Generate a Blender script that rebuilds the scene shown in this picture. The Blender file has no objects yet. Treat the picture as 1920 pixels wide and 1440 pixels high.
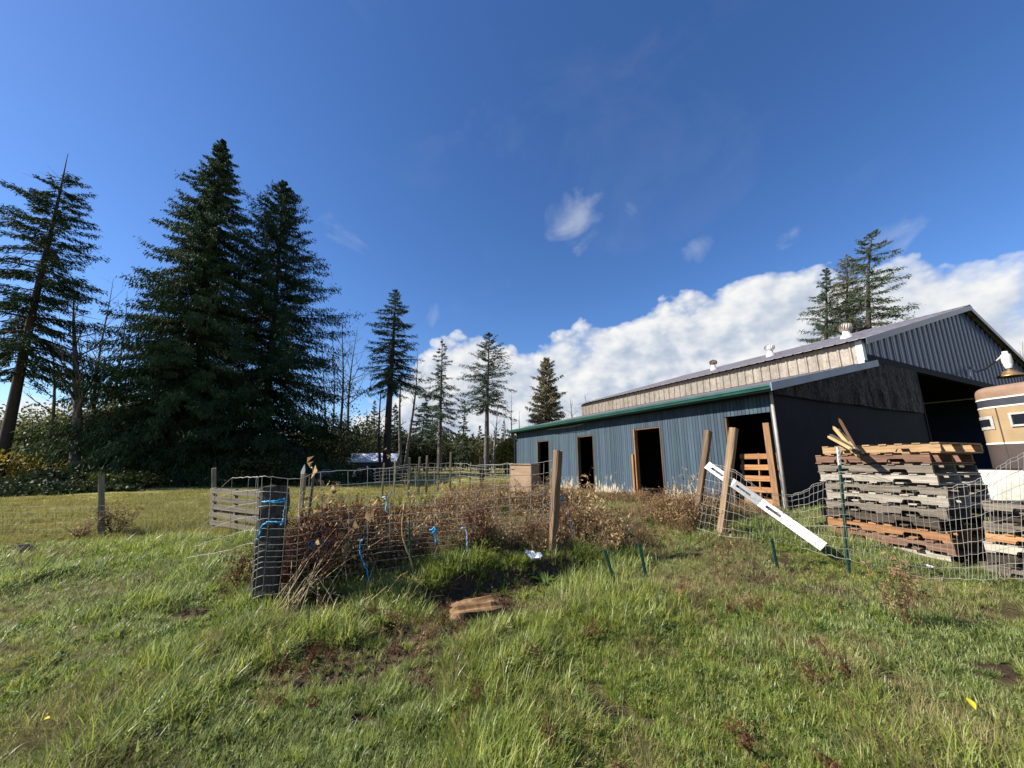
import bpy, bmesh, math, random
import numpy as np
from mathutils import Vector, Matrix
R = math.radians
S = bpy.context.scene
COL = S.collection

# ------------------------------------------------------------------ camera
EYE = 1.60
F = 715.0                      # focal length in pixels of the 1920 wide photograph
PITCH = 0.207
cam_d = bpy.data.cameras.new('camera'); cam = bpy.data.objects.new('camera', cam_d); COL.objects.link(cam)
cam_d.sensor_width = 36; cam_d.lens = F / 1920 * 36
cam_d.clip_start = 0.05; cam_d.clip_end = 3000
cam.location = (0, 0, EYE); cam.rotation_euler = (R(90) + PITCH, 0, 0)
S.camera = cam

# ------------------------------------------------------------------ sun, sky, exposure
SUN_AZ, SUN_EL = R(-98), R(35)          # azimuth from +Y towards +X
sd = bpy.data.lights.new('sun', 'SUN'); so = bpy.data.objects.new('sun', sd); COL.objects.link(so)
sd.energy = 5.0; sd.angle = R(0.5); sd.color = (1, .94, .85)
sv = Vector((math.sin(SUN_AZ) * math.cos(SUN_EL), math.cos(SUN_AZ) * math.cos(SUN_EL), math.sin(SUN_EL)))
so.rotation_euler = (-sv).to_track_quat('-Z', 'Y').to_euler(); so.location = (0, 0, 30)
S.view_settings.view_transform = 'Standard'; S.view_settings.look = 'None'
S.view_settings.gamma = 1; S.view_settings.use_curve_mapping = False
S.view_settings.exposure = 1.0
S.cycles.max_bounces = 5; S.cycles.diffuse_bounces = 2; S.cycles.glossy_bounces = 2; S.cycles.transmission_bounces = 2; S.cycles.caustics_reflective = False; S.cycles.caustics_refractive = False
SKY_STRENGTH = 0.088
CLOUD_STRENGTH = 0.49

# ------------------------------------------------------------------ pixel helpers: a photograph pixel to a point of the place
cp, sp = math.cos(PITCH), math.sin(PITCH)
def ray(px, py):
    x, y = (px - 960) / F, -(py - 720) / F
    return np.array([x, cp - y * sp, sp + y * cp])
def at(px, py, d):                       # the point at depth d along the camera axis
    v = ray(px, py) * d
    return Vector((v[0], v[1], v[2] + EYE))

def _hash(ix, iy, seed):
    n = (ix.astype(np.int64) * 374761393 + iy.astype(np.int64) * 668265263 + seed * 1442695041) & 0x7fffffff
    n = ((n ^ (n >> 13)) * 1274126177) & 0x7fffffff
    return ((n ^ (n >> 16)) & 0xffff) / 65535.0
def vnoise(x, y, seed=0):
    x = np.asarray(x, float); y = np.asarray(y, float)
    ix, iy = np.floor(x), np.floor(y); fx, fy = x - ix, y - iy
    fx = fx * fx * (3 - 2 * fx); fy = fy * fy * (3 - 2 * fy)
    a, b = _hash(ix, iy, seed), _hash(ix + 1, iy, seed); c, d = _hash(ix, iy + 1, seed), _hash(ix + 1, iy + 1, seed)
    return (a * (1 - fx) + b * fx) * (1 - fy) + (c * (1 - fx) + d * fx) * fy
def fbm(x, y, seed=0, o=3):
    s = 0; a = .5
    for k in range(o):
        s = s + a * vnoise(x * 2 ** k, y * 2 ** k, seed + k); a *= .5
    return s / (1 - .5 ** o)
def sstep(a, b, t):
    t = np.clip((t - a) / (b - a), 0, 1); return t * t * (3 - 2 * t)

# barn frame: X into the barn, Y along the long wall away from the camera
BC = np.array([6.05, 8.82]); BZ = 0.635; BA = R(25.84)
bn = np.array([math.cos(BA), math.sin(BA)]); bu = np.array([-math.sin(BA), math.cos(BA)])
def bw(X, Y, Z=0): p = BC + bn * X + bu * Y; return Vector((p[0], p[1], BZ + Z))
def bl(x, y):
    dx, dy = x - BC[0], y - BC[1]; return dx * bn[0] + dy * bn[1], dx * bu[0] + dy * bu[1]

BANK_A, BANK_B = np.array([-.95, 4.80]), np.array([1.25, 5.70])
def bank(x, y):
    """signed distance behind the dug bank's edge and how far along it"""
    d = BANK_B - BANK_A; L = np.hypot(*d); d = d / L
    s = (x - BANK_A[0]) * d[0] + (y - BANK_A[1]) * d[1]
    q = -(x - BANK_A[0]) * d[1] + (y - BANK_A[1]) * d[0]
    return q + .18 * (vnoise(s * 1.6, s * 0, 40) - .5), s, L
def gz(x, y, rough=True):
    x = np.asarray(x, float); y = np.asarray(y, float)
    t = .10 * x + .85 * y
    z = .62 * sstep(1.0, 9.5, t) * sstep(-8.5, -.8, x - .08 * (y - 5)) * (1 - .6 * sstep(25, 70, y))
    q, s, L = bank(x, y)
    along = sstep(-.3, .5, s) * (1 - sstep(L - .6, L + .2, s))
    z = z + along * (.13 * sstep(-.04, .10, q) * (1 - sstep(.3, 2.4, q)) - .11 * (1 - sstep(-.02, .08, q)) * sstep(-1.3, -.1, q))
    if rough:
        r = np.hypot(x, y)
        X, Y = bl(x, y)
        inb = sstep(-1.2, -.1, X) * sstep(-1.5, .0, Y)
        z = z + (.16 * (fbm(x * .55, y * .55, 3) - .5) + .07 * (fbm(x * 2.1, y * 2.1, 9) - .5)) * (1 - inb) * sstep(.5, 2.5, r)
        z = z * (1 - inb) + inb * np.maximum(0, BZ - .03)
    return z
def g1(x, y): return float(gz(np.array([x]), np.array([y]))[0])
def ground(px, py):
    """where the ray through a pixel meets the ground"""
    v = ray(px, py); t0 = .8
    for t in np.geomspace(.8, 400, 900):
        if EYE + v[2] * t < g1(v[0] * t, v[1] * t):
            lo, hi = t0, t
            for _ in range(18):
                m = .5 * (lo + hi)
                if EYE + v[2] * m < g1(v[0] * m, v[1] * m): hi = m
                else: lo = m
            return Vector((v[0] * hi, v[1] * hi, g1(v[0] * hi, v[1] * hi)))
        t0 = t
    return Vector((v[0] * 400, v[1] * 400, 0))
def above(p, px, py):
    """height reached at pixel row py by a vertical standing at p (uses the camera depth of p)"""
    # solve for z so that the point (p.x, p.y, z) projects to row py
    y = -(py - 720) / F
    Y = p.y
    # (-Y*sp + Z*cp) = y*(Y*cp + Z*sp)
    Z = Y * (y * cp + sp) / (cp - y * sp)
    return EYE + Z

# ------------------------------------------------------------------ materials
def srgb(r, g, b):
    f = lambda c: (c / 255 / 12.92) if c / 255 <= .04045 else ((c / 255 + .055) / 1.055) ** 2.4
    return (f(r), f(g), f(b), 1)
class NT:
    def __init__(s, m): s.t = m.node_tree; s.n = s.t.nodes; s.l = s.t.links
    def new(s, typ, **k):
        n = s.n.new(typ)
        for a, b in k.items(): setattr(n, a, b)
        return n
    def link(s, a, b): s.l.new(a, b)
    def math(s, op, a, b=None, c=None, clamp=False):
        n = s.n.new('ShaderNodeMath'); n.operation = op; n.use_clamp = clamp
        for i, v in enumerate((a, b, c)):
            if v is None: continue
            if isinstance(v, (int, float)): n.inputs[i].default_value = v
            else: s.l.new(v, n.inputs[i])
        return n.outputs[0]
    def mix(s, fac, a, b, blend='MIX'):
        n = s.n.new('ShaderNodeMix'); n.data_type = 'RGBA'; n.blend_type = blend
        for sock, v in ((n.inputs[0], fac), (n.inputs[6], a), (n.inputs[7], b)):
            if isinstance(v, (int, float)): sock.default_value = v
            elif isinstance(v, tuple): sock.default_value = v if len(v) == 4 else (*v, 1)
            else: s.l.new(v, sock)
        return n.outputs[2]
    def noise(s, vec, scale, detail=4, rough=.6, dist=0):
        n = s.n.new('ShaderNodeTexNoise'); n.inputs['Scale'].default_value = scale
        n.inputs['Detail'].default_value = detail; n.inputs['Roughness'].default_value = rough; n.inputs['Distortion'].default_value = dist
        if vec is not None: s.l.new(vec, n.inputs['Vector'])
        return n.outputs['Fac']
    def ramp(s, fac, stops):
        n = s.n.new('ShaderNodeValToRGB'); e = n.color_ramp.elements
        while len(e) < len(stops): e.new(.5)
        for i, (p, c) in enumerate(stops):
            e[i].position = p; e[i].color = (c, c, c, 1) if isinstance(c, (int, float)) else (c if len(c) == 4 else (*c, 1))
        s.l.new(fac, n.inputs[0]); return n.outputs[0]
def base_mat(name, rough=.8, metal=0, spec=.3):
    m = bpy.data.materials.new(name); m.use_nodes = True; N = NT(m)
    b = N.n['Principled BSDF']; b.inputs['Roughness'].default_value = rough; b.inputs['Metallic'].default_value = metal
    b.inputs['Specular IOR Level'].default_value = spec
    return m, N, b
def coords(N, scale=(1, 1, 1), rnd=True, world=False):
    if world: src = N.new('ShaderNodeNewGeometry').outputs['Position']
    else: src = N.new('ShaderNodeTexCoord').outputs['Object']
    mp = N.new('ShaderNodeMapping'); mp.inputs['Scale'].default_value = scale; N.link(src, mp.inputs[0])
    out = mp.outputs[0]; r = None
    if rnd:
        r = N.new('ShaderNodeObjectInfo').outputs['Random']
        a = N.new('ShaderNodeVectorMath', operation='ADD'); N.link(out, a.inputs[0])
        c = N.new('ShaderNodeCombineXYZ')
        for i, k in enumerate((37., 53., 71.)): N.link(N.math('MULTIPLY', r, k), c.inputs[i])
        N.link(c.outputs[0], a.inputs[1]); out = a.outputs[0]
    return out, r
def bump(N, b, h, strength=.3, dist=.01):
    n = N.new('ShaderNodeBump'); n.inputs['Strength'].default_value = strength; n.inputs['Distance'].default_value = dist
    N.link(h, n.inputs['Height']); N.link(n.outputs[0], b.inputs['Normal'])
def wood(name, c1, c2, axis=0, rough=.85, var=.25, bstr=.5, freq=34):
    m, N, b = base_mat(name, rough, 0, .2)
    sc = [freq] * 3; sc[axis] = 1.6
    v, r = coords(N, tuple(sc))
    g = N.noise(v, 1, 6, .65, .6)
    sc2 = [5, 5, 5]; sc2[axis] = 2.2
    v2, _ = coords(N, tuple(sc2)); g2 = N.noise(v2, 1, 4)
    col = N.mix(N.ramp(g, [(.32, 0.), (.68, 1.)]), c1, c2)
    col = N.mix(N.math('MULTIPLY', N.ramp(g2, [(.45, 0.), (.75, 1.)]), .55), col, tuple(x * .45 for x in c1[:3]) + (1,))
    col = N.mix(1.0, col, N.ramp(r, [(0., 1 - var), (1., 1 + var * .6)]), 'MULTIPLY')
    N.link(col, b.inputs['Base Color']); bump(N, b, g, bstr, .006)
    return m
def plain(name, c, rough=.6, metal=0, spec=.4, var=.2, scale=6, bstr=.1, c2=None):
    m, N, b = base_mat(name, rough, metal, spec)
    v, r = coords(N)
    g = N.noise(v, scale, 5, .65)
    c2 = c2 or tuple(x * (1 - var * 1.6) for x in c[:3]) + (1,)
    N.link(N.mix(N.ramp(g, [(.35, 0.), (.7, 1.)]), c, c2), b.inputs['Base Color'])
    if bstr: bump(N, b, g, bstr, .01)
    return m
def leafy(name, cols, rough=.55, trans=.3, spec=.3, wscale=.8, tint=None):
    """foliage: colour varies from instance to instance and over the ground, with some light let through"""
    m, N, b = base_mat(name, rough, 0, spec)
    _, r = coords(N)
    p, _ = coords(N, rnd=False, world=True)
    g = N.noise(p, wscale, 4, .6)
    k = N.math('ADD', N.math('MULTIPLY', r, .6), N.math('MULTIPLY', g, .55))
    k = N.math('SUBTRACT', k, .08, clamp=True)
    n = len(cols)
    c = N.ramp(k, [(i / max(1, n - 1), cols[i]) for i in range(n)])
    fine = N.noise(p, 9, 2); c = N.mix(1.0, c, N.ramp(fine, [(.3, .72), (.7, 1.22)]), 'MULTIPLY')
    N.link(c, b.inputs['Base Color'])
    if trans > 0:
        tr = N.new('ShaderNodeBsdfTranslucent'); N.link(c, tr.inputs[0])
        mx = N.new('ShaderNodeMixShader'); mx.inputs[0].default_value = trans
        N.link(b.outputs[0], mx.inputs[1]); N.link(tr.outputs[0], mx.inputs[2])
        N.link(mx.outputs[0], N.n['Material Output'].inputs[0])
    return m

# ------------------------------------------------------------------ world: clear sky with a cumulus bank
def azel(px, py):
    v = ray(px, py); return math.degrees(math.atan2(v[0], v[1])), math.degrees(math.atan2(v[2], math.hypot(v[0], v[1])))
def make_world():
    w = bpy.data.worlds.new('World'); S.world = w; w.use_nodes = True; N = NT(w); N.n.clear()
    out = N.new('ShaderNodeOutputWorld')
    sky = N.new('ShaderNodeTexSky', sky_type='NISHITA'); sky.sun_disc = False
    sky.sun_elevation = SUN_EL; sky.sun_rotation = SUN_AZ
    sky.air_density = 1.0; sky.dust_density = 0.3; sky.ozone_density = 5.0; sky.altitude = 200
    bg = N.new('ShaderNodeBackground'); bg.inputs[1].default_value = SKY_STRENGTH
    hs = N.new('ShaderNodeHueSaturation'); hs.inputs['Saturation'].default_value = 1.15; hs.inputs['Hue'].default_value = .508
    N.link(sky.outputs[0], hs.inputs['Color']); N.link(hs.outputs[0], bg.inputs[0])
    d = N.new('ShaderNodeTexCoord').outputs['Generated']
    sx = N.new('ShaderNodeSeparateXYZ'); N.link(d, sx.inputs[0]); x, y, z = sx.outputs
    az = N.math('ARCTAN2', x, y)                                        # radians, 0 straight ahead
    el = N.math('MULTIPLY', N.math('ARCSINE', z), 180 / math.pi)
    u = N.math('ADD', N.math('DIVIDE', az, 2 * math.pi), .5)
    prof = [(px_, py_) for px_, py_ in ((600, 800), (680, 752), (735, 715), (775, 660), (800, 618), (850, 596), (905, 590), (952, 600), (985, 630), (1040, 604), (1090, 592), (1160, 566), (1220, 546), (1300, 518),
            (1390, 478), (1440, 444), (1500, 452), (1560, 462), (1620, 440), (1690, 436), (1760, 452), (1840, 472), (1919, 468))]
    pts = [(azel(a, b)) for a, b in prof]
    stops = [(-180, 14), (-150, 9), (-110, 9), (-60, 8)] + pts + [(66, 27), (110, 18), (180, 14)]
    top = N.math('MULTIPLY', N.ramp(u, [((a + 180) / 360, e / 60) for a, e in stops]), 60)
    # billows
    def warp(scale, off=0):
        mp = N.new('ShaderNodeMapping'); mp.inputs['Location'].default_value = (off, off * .7, off * .3); mp.inputs['Scale'].default_value = (1, 1, 1.35)
        N.link(d, mp.inputs[0]); return mp.outputs[0]
    def billow(vec):
        n1 = N.noise(vec, 5.5, 9, .56, .25)
        vo = N.new('ShaderNodeTexVoronoi', feature='SMOOTH_F1'); vo.inputs['Scale'].default_value = 9; vo.inputs['Detail'].default_value = 3.5
        vo.inputs['Roughness'].default_value = .55; vo.inputs['Smoothness'].default_value = .6
        N.link(vec, vo.inputs['Vector'])
        return N.math('SUBTRACT', N.math('MULTIPLY', N.math('SUBTRACT', n1, .5), 1.25), N.math('MULTIPLY', N.math('SUBTRACT', vo.outputs['Distance'], .38), .75))
    v0 = warp(1)
    b0 = billow(v0)
    dens = N.math('ADD', N.math('DIVIDE', N.math('SUBTRACT', top, el), 6.0), N.math('MULTIPLY', b0, 1.15))
    a_big = N.ramp(N.math('ADD', N.math('MULTIPLY', dens, .5), .5), [(.44, 0.), (.50, .5), (.62, .97), (.80, 1.)])
    # light on the billows: how much cloud lies towards the sun
    off = N.new('ShaderNodeVectorMath', operation='ADD'); N.link(v0, off.inputs[0])
    off.inputs[1].default_value = tuple(Vector((sv.x, sv.y * .6, sv.z)) * .035)
    b1 = billow(off.outputs[0])
    lit = N.math('ADD', N.math('MULTIPLY', N.math('SUBTRACT', b0, b1), 1.1), .60)
    deep = N.math('MULTIPLY', N.math('SUBTRACT', dens, .35), .26, clamp=True)
    soft = N.noise(v0, 2.6, 4, .5)
    lit = N.math('SUBTRACT', lit, N.math('MULTIPLY', deep, N.math('MULTIPLY', soft, 1.15)), clamp=True)
    ccol = N.ramp(lit, [(.0, srgb(176, 190, 212)), (.35, srgb(205, 214, 228)), (.6, srgb(232, 236, 241)), (.9, srgb(252, 252, 250))])
    # thin wisps
    wn = N.noise(warp(1, 3.1), 7, 8, .58, .9)
    tot = None
    for (px, py, rad, amp) in ((1085, 405, 6.5, 1.15), (1180, 395, 3.0, .8), (1310, 462, 3.2, .9), (640, 445, 6.5, .62), (815, 590, 3.2, .9), (1700, 440, 6.0, .75), (1050, 500, 3.2, .7), (60, 220, 11, .5), (170, 330, 7, .5), (790, 500, 3, .5), (1460, 440, 3, .7)):
        a = Vector(ray(px, py)).normalized()
        dt = N.new('ShaderNodeVectorMath', operation='DOT_PRODUCT'); N.link(d, dt.inputs[0]); dt.inputs[1].default_value = a
        f = N.math('MULTIPLY', N.math('SUBTRACT', 1, N.math('DIVIDE', N.math('SUBTRACT', 1, dt.outputs['Value']), 1 - math.cos(R(rad))), clamp=True), amp)
        tot = f if tot is None else N.math('MAXIMUM', tot, f)
    wis = N.ramp(N.math('ADD', wn, N.math('MULTIPLY', N.math('SUBTRACT', tot, 1), .42)), [(.40, 0.), (.58, .18), (.85, .6)])
    thin = N.math('MULTIPLY', N.ramp(N.noise(warp(1, 7.7), 3.2, 7, .6, .5), [(.55, 0.), (.8, .05)]), 1.0)
    alpha = N.math('MAXIMUM', a_big, N.math('MAXIMUM', wis, thin))
    cb = N.new('ShaderNodeBackground'); cb.inputs[1].default_value = CLOUD_STRENGTH; N.link(ccol, cb.inputs[0])
    mx = N.new('ShaderNodeMixShader'); N.link(alpha, mx.inputs[0]); N.link(bg.outputs[0], mx.inputs[1]); N.link(cb.outputs[0], mx.inputs[2])
    N.link(mx.outputs[0], out.inputs[0])
    w.cycles.sampling_method = 'MANUAL'; w.cycles.sample_map_resolution = 1024
make_world()

# ------------------------------------------------------------------ mesh building
class MB:
    """collects shapes and links them as one mesh object"""
    def __init__(s): s.v = []; s.f = []; s.sm = []
    def add(s, vs, fs, smooth=False):
        o = len(s.v); s.v += [tuple(p) for p in vs]; s.f += [tuple(i + o for i in f) for f in fs]; s.sm += [smooth] * len(fs)
        return s
    def box(s, a, b, M=None):
        (x0, y0, z0), (x1, y1, z1) = a, b
        vs = [Vector(p) for p in ((x0, y0, z0), (x1, y0, z0), (x1, y1, z0), (x0, y1, z0), (x0, y0, z1), (x1, y0, z1), (x1, y1, z1), (x0, y1, z1))]
        if M is not None: vs = [M @ p for p in vs]
        return s.add(vs, [(3, 2, 1, 0), (4, 5, 6, 7), (0, 1, 5, 4), (1, 2, 6, 5), (2, 3, 7, 6), (3, 0, 4, 7)])
    def tube(s, pts, rad, n=6, cap=True, smooth=True):
        pts = [Vector(p) for p in pts]; rad = [rad] * len(pts) if isinstance(rad, (int, float)) else rad
        vs = []; fs = []
        for i, p in enumerate(pts):
            t = (pts[min(i + 1, len(pts) - 1)] - pts[max(i - 1, 0)])
            t = t.normalized() if t.length > 1e-9 else Vector((0, 0, 1))
            r = Vector((0, 0, 1)) if abs(t.z) < .9 else Vector((1, 0, 0))
            a = t.cross(r).normalized(); b = t.cross(a)
            for k in range(n):
                q = 2 * math.pi * k / n; vs.append(p + (a * math.cos(q) + b * math.sin(q)) * rad[i])
        for i in range(len(pts) - 1):
            for k in range(n):
                fs.append((i * n + k, i * n + (k + 1) % n, (i + 1) * n + (k + 1) % n, (i + 1) * n + k))
        s.add(vs, fs, smooth)
        if cap:
            o = len(s.v) - len(vs); s.f += [tuple(o + k for k in reversed(range(n))), tuple(o + (len(pts) - 1) * n + k for k in range(n))]; s.sm += [False, False]
            # the winding of caps does not matter for closed thin tubes
        return s
    def lathe(s, prof, n=20, M=None, smooth=True):
        vs = []
        for (r, z) in prof:
            for k in range(n):
                q = 2 * math.pi * k / n; vs.append(Vector((r * math.cos(q), r * math.sin(q), z)))
        if M is not None: vs = [M @ p for p in vs]
        fs = [(i * n + k, i * n + (k + 1) % n, (i + 1) * n + (k + 1) % n, (i + 1) * n + k) for i in range(len(prof) - 1) for k in range(n)]
        return s.add(vs, fs, smooth)
    def prism(s, poly, axis, a, b, M=None):
        """polygon extruded along an axis from a to b; the polygon gives the other two coordinates in order"""
        def P(p, t):
            q = list(p); q.insert(axis, t); return Vector(q)
        vs = [P(p, a) for p in poly] + [P(p, b) for p in poly]
        if M is not None: vs = [M @ p for p in vs]
        n = len(poly)
        fs = [tuple(range(n - 1, -1, -1)), tuple(range(n, 2 * n))] + [(i, (i + 1) % n, n + (i + 1) % n, n + i) for i in range(n)]
        return s.add(vs, fs)
    def mesh(s, name, m):
        me = bpy.data.meshes.new(name); me.from_pydata(s.v, [], s.f); me.polygons.foreach_set('use_smooth', s.sm)
        if m: me.materials.append(m)
        me.update(); return me
    def build(s, name, m, parent=None, bevel=0):
        me = s.mesh(name, m)
        bm = bmesh.new(); bm.from_mesh(me); bmesh.ops.recalc_face_normals(bm, faces=bm.faces)
        if bevel: bmesh.ops.bevel(bm, geom=list(bm.edges), offset=bevel, segments=1, affect='EDGES')
        bm.to_mesh(me); bm.free()
        return link(name, me, parent)
def link(name, me, parent=None, loc=None):
    o = bpy.data.objects.new(name, me); COL.objects.link(o)
    if parent: o.parent = parent
    if loc: o.location = loc
    return o
def np_mesh(name, V, Q, m, smooth=False):
    """mesh straight from arrays: V (n,3), Q (k,4) or (k,3)"""
    me = bpy.data.meshes.new(name); V = np.asarray(V, np.float32); Q = np.asarray(Q, np.int32)
    k, c = Q.shape
    me.vertices.add(len(V)); me.vertices.foreach_set('co', V.ravel())
    me.loops.add(k * c); me.loops.foreach_set('vertex_index', Q.ravel())
    me.polygons.add(k); me.polygons.foreach_set('loop_start', np.arange(0, k * c, c, dtype=np.int32))
    try: me.polygons.foreach_set('loop_total', np.full(k, c, np.int32))
    except Exception: pass
    if smooth: me.polygons.foreach_set('use_smooth', np.ones(k, bool))
    if m: me.materials.append(m)
    me.update(calc_edges=True); me.validate(); return me
def tag(o, label=None, cat=None, group=None, kind=None):
    if label: o['label'] = label
    if cat: o['category'] = cat
    if group: o['group'] = group
    if kind: o['kind'] = kind
    return o
def empty(name, loc, rz=0, label=None, cat=None, group=None):
    o = bpy.data.objects.new(name, None); COL.objects.link(o); o.location = loc; o.rotation_euler = (0, 0, rz); o.empty_display_size = .2
    return tag(o, label, cat, group)
def frame(p, q, up=Vector((0, 0, 1))):
    """matrix whose X runs from p to q"""
    x = (Vector(q) - Vector(p)).normalized(); y = up.cross(x).normalized(); z = x.cross(y)
    M = Matrix((x, y, z)).transposed().to_4x4(); M.translation = Vector(p); return M

WOOD_NEW = wood('fresh_wood', srgb(172, 144, 108), srgb(124, 96, 66))
WOOD_ORANGE = wood('orange_wood', srgb(180, 134, 90), srgb(122, 82, 52))
WOOD_RED = wood('reddish_wood', srgb(142, 110, 90), srgb(84, 62, 50))
WOOD_GREY = wood('grey_wood', srgb(132, 122, 108), srgb(76, 68, 59))
WOOD_PALE = wood('pale_wood', srgb(188, 180, 164), srgb(118, 108, 94))
WOOD_DARK = wood('dark_wood', srgb(84, 73, 62), srgb(46, 40, 34))
WOOD_BROWN = wood('brown_wood', srgb(126, 104, 82), srgb(78, 62, 48), axis=2)
WOOD_POST = wood('weathered_post_wood', srgb(122, 112, 96), srgb(76, 68, 58), axis=2)
WOOD_TIE = wood('tie_wood', srgb(84, 80, 72), srgb(34, 32, 29), axis=2, bstr=1.0)
WIRE = plain('wire_metal', srgb(164, 162, 154), .5, .1, .5, .3, 3, 0)
TWINE = plain('blue_twine', srgb(55, 160, 215), .6, 0, .3, .2, 30, 0)
PALE_TWINE = plain('pale_twine', srgb(150, 185, 215), .6, 0, .3, .2, 30, 0)
GREEN_STEEL = plain('green_steel', srgb(28, 72, 62), .5, 0, .4, .3, 20, .05)
WHITE_PAINT = plain('white_paint', (.62, .62, .59, 1), .5, 0, .4, .12, 8, .05)
# ------------------------------------------------------------------ ground: one sheet out to the horizon, fine near the camera
def axis_vals(lo, hi, fine_lo, fine_hi, step, grow):
    v = list(np.arange(fine_lo, fine_hi + 1e-6, step)); s = step
    while v[-1] < hi: s *= grow; v.append(v[-1] + s)
    s = step; a = [fine_lo]
    while a[-1] > lo: s *= grow; a.append(a[-1] - s)
    return np.array(a[:0:-1] + v)
xs = axis_vals(-900, 900, -5.5, 7.0, .075, 1.075); ys = axis_vals(-60, 1300, -.5, 9.5, .075, 1.07)
GX, GY = np.meshgrid(xs, ys)
GZ = gz(GX.ravel(), GY.ravel())
nx, ny = len(xs), len(ys)
idx = np.arange(nx * ny).reshape(ny, nx)
Q = np.stack([idx[:-1, :-1], idx[:-1, 1:], idx[1:, 1:], idx[1:, :-1]], -1).reshape(-1, 4)
def ground_mat():
    m, N, b = base_mat('ground_soil_and_turf', .95, 0, .1)
    p = N.new('ShaderNodeNewGeometry').outputs['Position']
    sx = N.new('ShaderNodeSeparateXYZ'); N.link(p, sx.inputs[0])
    n1 = N.noise(p, .7, 6, .6); n2 = N.noise(p, 5, 6, .65); n3 = N.noise(p, 40, 4, .7); n4 = N.noise(p, .12, 4, .5)
    soil = N.mix(n2, (.040, .026, .016, 1), (.085, .058, .036, 1))
    turf = N.mix(n2, (.10, .125, .030, 1), (.22, .21, .065, 1))
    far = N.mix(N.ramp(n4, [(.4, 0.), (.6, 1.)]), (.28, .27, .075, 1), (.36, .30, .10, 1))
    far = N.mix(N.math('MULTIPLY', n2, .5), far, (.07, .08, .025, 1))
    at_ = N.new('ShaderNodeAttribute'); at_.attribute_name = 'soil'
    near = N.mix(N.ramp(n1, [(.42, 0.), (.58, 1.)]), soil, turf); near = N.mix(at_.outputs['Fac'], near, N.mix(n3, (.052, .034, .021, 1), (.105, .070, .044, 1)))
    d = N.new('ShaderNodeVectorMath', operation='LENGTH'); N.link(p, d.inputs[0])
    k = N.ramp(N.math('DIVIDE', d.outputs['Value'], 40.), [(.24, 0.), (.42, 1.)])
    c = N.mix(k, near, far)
    c = N.mix(1.0, c, N.ramp(n3, [(.3, .6), (.7, 1.3)]), 'MULTIPLY')
    N.link(c, b.inputs['Base Color']); bump(N, b, N.math('ADD', n3, n2), .7, .04)
    return m
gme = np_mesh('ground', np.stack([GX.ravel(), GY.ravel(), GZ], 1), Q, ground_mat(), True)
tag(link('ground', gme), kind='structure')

# ------------------------------------------------------------------ barn
def onX(px, py, X):
    """Y and Z (barn frame) where the pixel's ray meets the plane X"""
    v = ray(px, py); o = np.array([0, 0])
    ox, oy = bl(0, 0); dx = v[0] * bn[0] + v[1] * bn[1]; dy = v[0] * bu[0] + v[1] * bu[1]
    t = (X - ox) / dx; return oy + dy * t, EYE + v[2] * t - BZ
def onY(px, py, Y):
    v = ray(px, py); ox, oy = bl(0, 0); dx = v[0] * bn[0] + v[1] * bn[1]; dy = v[0] * bu[0] + v[1] * bu[1]
    t = (Y - oy) / dy; return ox + dx * t, EYE + v[2] * t - BZ
def onroof(px, py, x0, z0, sl):
    v = ray(px, py); ox, oy = bl(0, 0); dx = v[0] * bn[0] + v[1] * bn[1]; dy = v[0] * bu[0] + v[1] * bu[1]
    # EYE-BZ + vz t = z0 + sl*(ox+dx t - x0)
    t = (z0 + sl * (ox - x0) - (EYE - BZ)) / (v[2] - sl * dx); return ox + dx * t, oy + dy * t, EYE + v[2] * t - BZ

def siding_mat():
    m, N, b = base_mat('blue_siding_paint', .75, 0, .25)
    v, r = coords(N, (30, 30, 1.6)); g = N.noise(v, 1, 6, .65, .5)
    w = N.new('ShaderNodeNewGeometry').outputs['Position']
    blot = N.noise(w, 1.3, 4, .6)
    c = N.mix(g, srgb(74, 89, 101), srgb(38, 52, 65))
    c = N.mix(N.math('MULTIPLY', N.ramp(blot, [(.5, 0.), (.72, 1.)]), .5), c, srgb(58, 90, 80))
    c = N.mix(1.0, c, N.ramp(r, [(0., .72), (1., 1.18)]), 'MULTIPLY')
    # worn patches near the ground, wear marks of their own shape
    sz = N.new('ShaderNodeSeparateXYZ'); N.link(w, sz.inputs[0])
    h = N.math('SUBTRACT', sz.outputs[2], BZ)
    pv, _ = coords(N, (9, 9, 2.2), True); pn = N.noise(pv, 1, 7, .68); wn = N.noise(w, .9, 3)
    lim = N.math('ADD', N.math('MULTIPLY', h, .30), N.math('SUBTRACT', .68, N.math('MULTIPLY', wn, .46)))
    peel = N.math('MULTIPLY', N.math('SUBTRACT', pn, lim), 22, clamp=True)
    c = N.mix(N.math('MULTIPLY', peel, .85), c, N.mix(pn, srgb(196, 184, 156), srgb(150, 140, 124)))
    N.link(c, b.inputs['Base Color']); bump(N, b, g, .5, .005); return m
SIDING = siding_mat()
NAVY_SHEET = plain('navy_sheet_metal', srgb(44, 62, 86), .28, .15, .65, .25, 1.2, .04)
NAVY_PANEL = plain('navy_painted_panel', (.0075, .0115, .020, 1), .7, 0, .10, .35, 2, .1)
TRIM = plain('slate_trim_metal', srgb(112, 128, 144), .38, .2, .5, .2, 2, .04)
GREEN_TRIM = plain('green_gutter_paint', srgb(44, 88, 80), .4, .1, .5, .25, 3, .04)
ROOF = plain('weathered_roof_metal', srgb(156, 154, 156), .5, .1, .4, .45, 1.3, .06, srgb(134, 118, 112))
INSIDE = plain('dark_interior_board', (.022, .019, .016, 1), .9, 0, .1, .3, 3, .1)  # near-black so the inside reads dark; shade put into the colour
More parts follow.
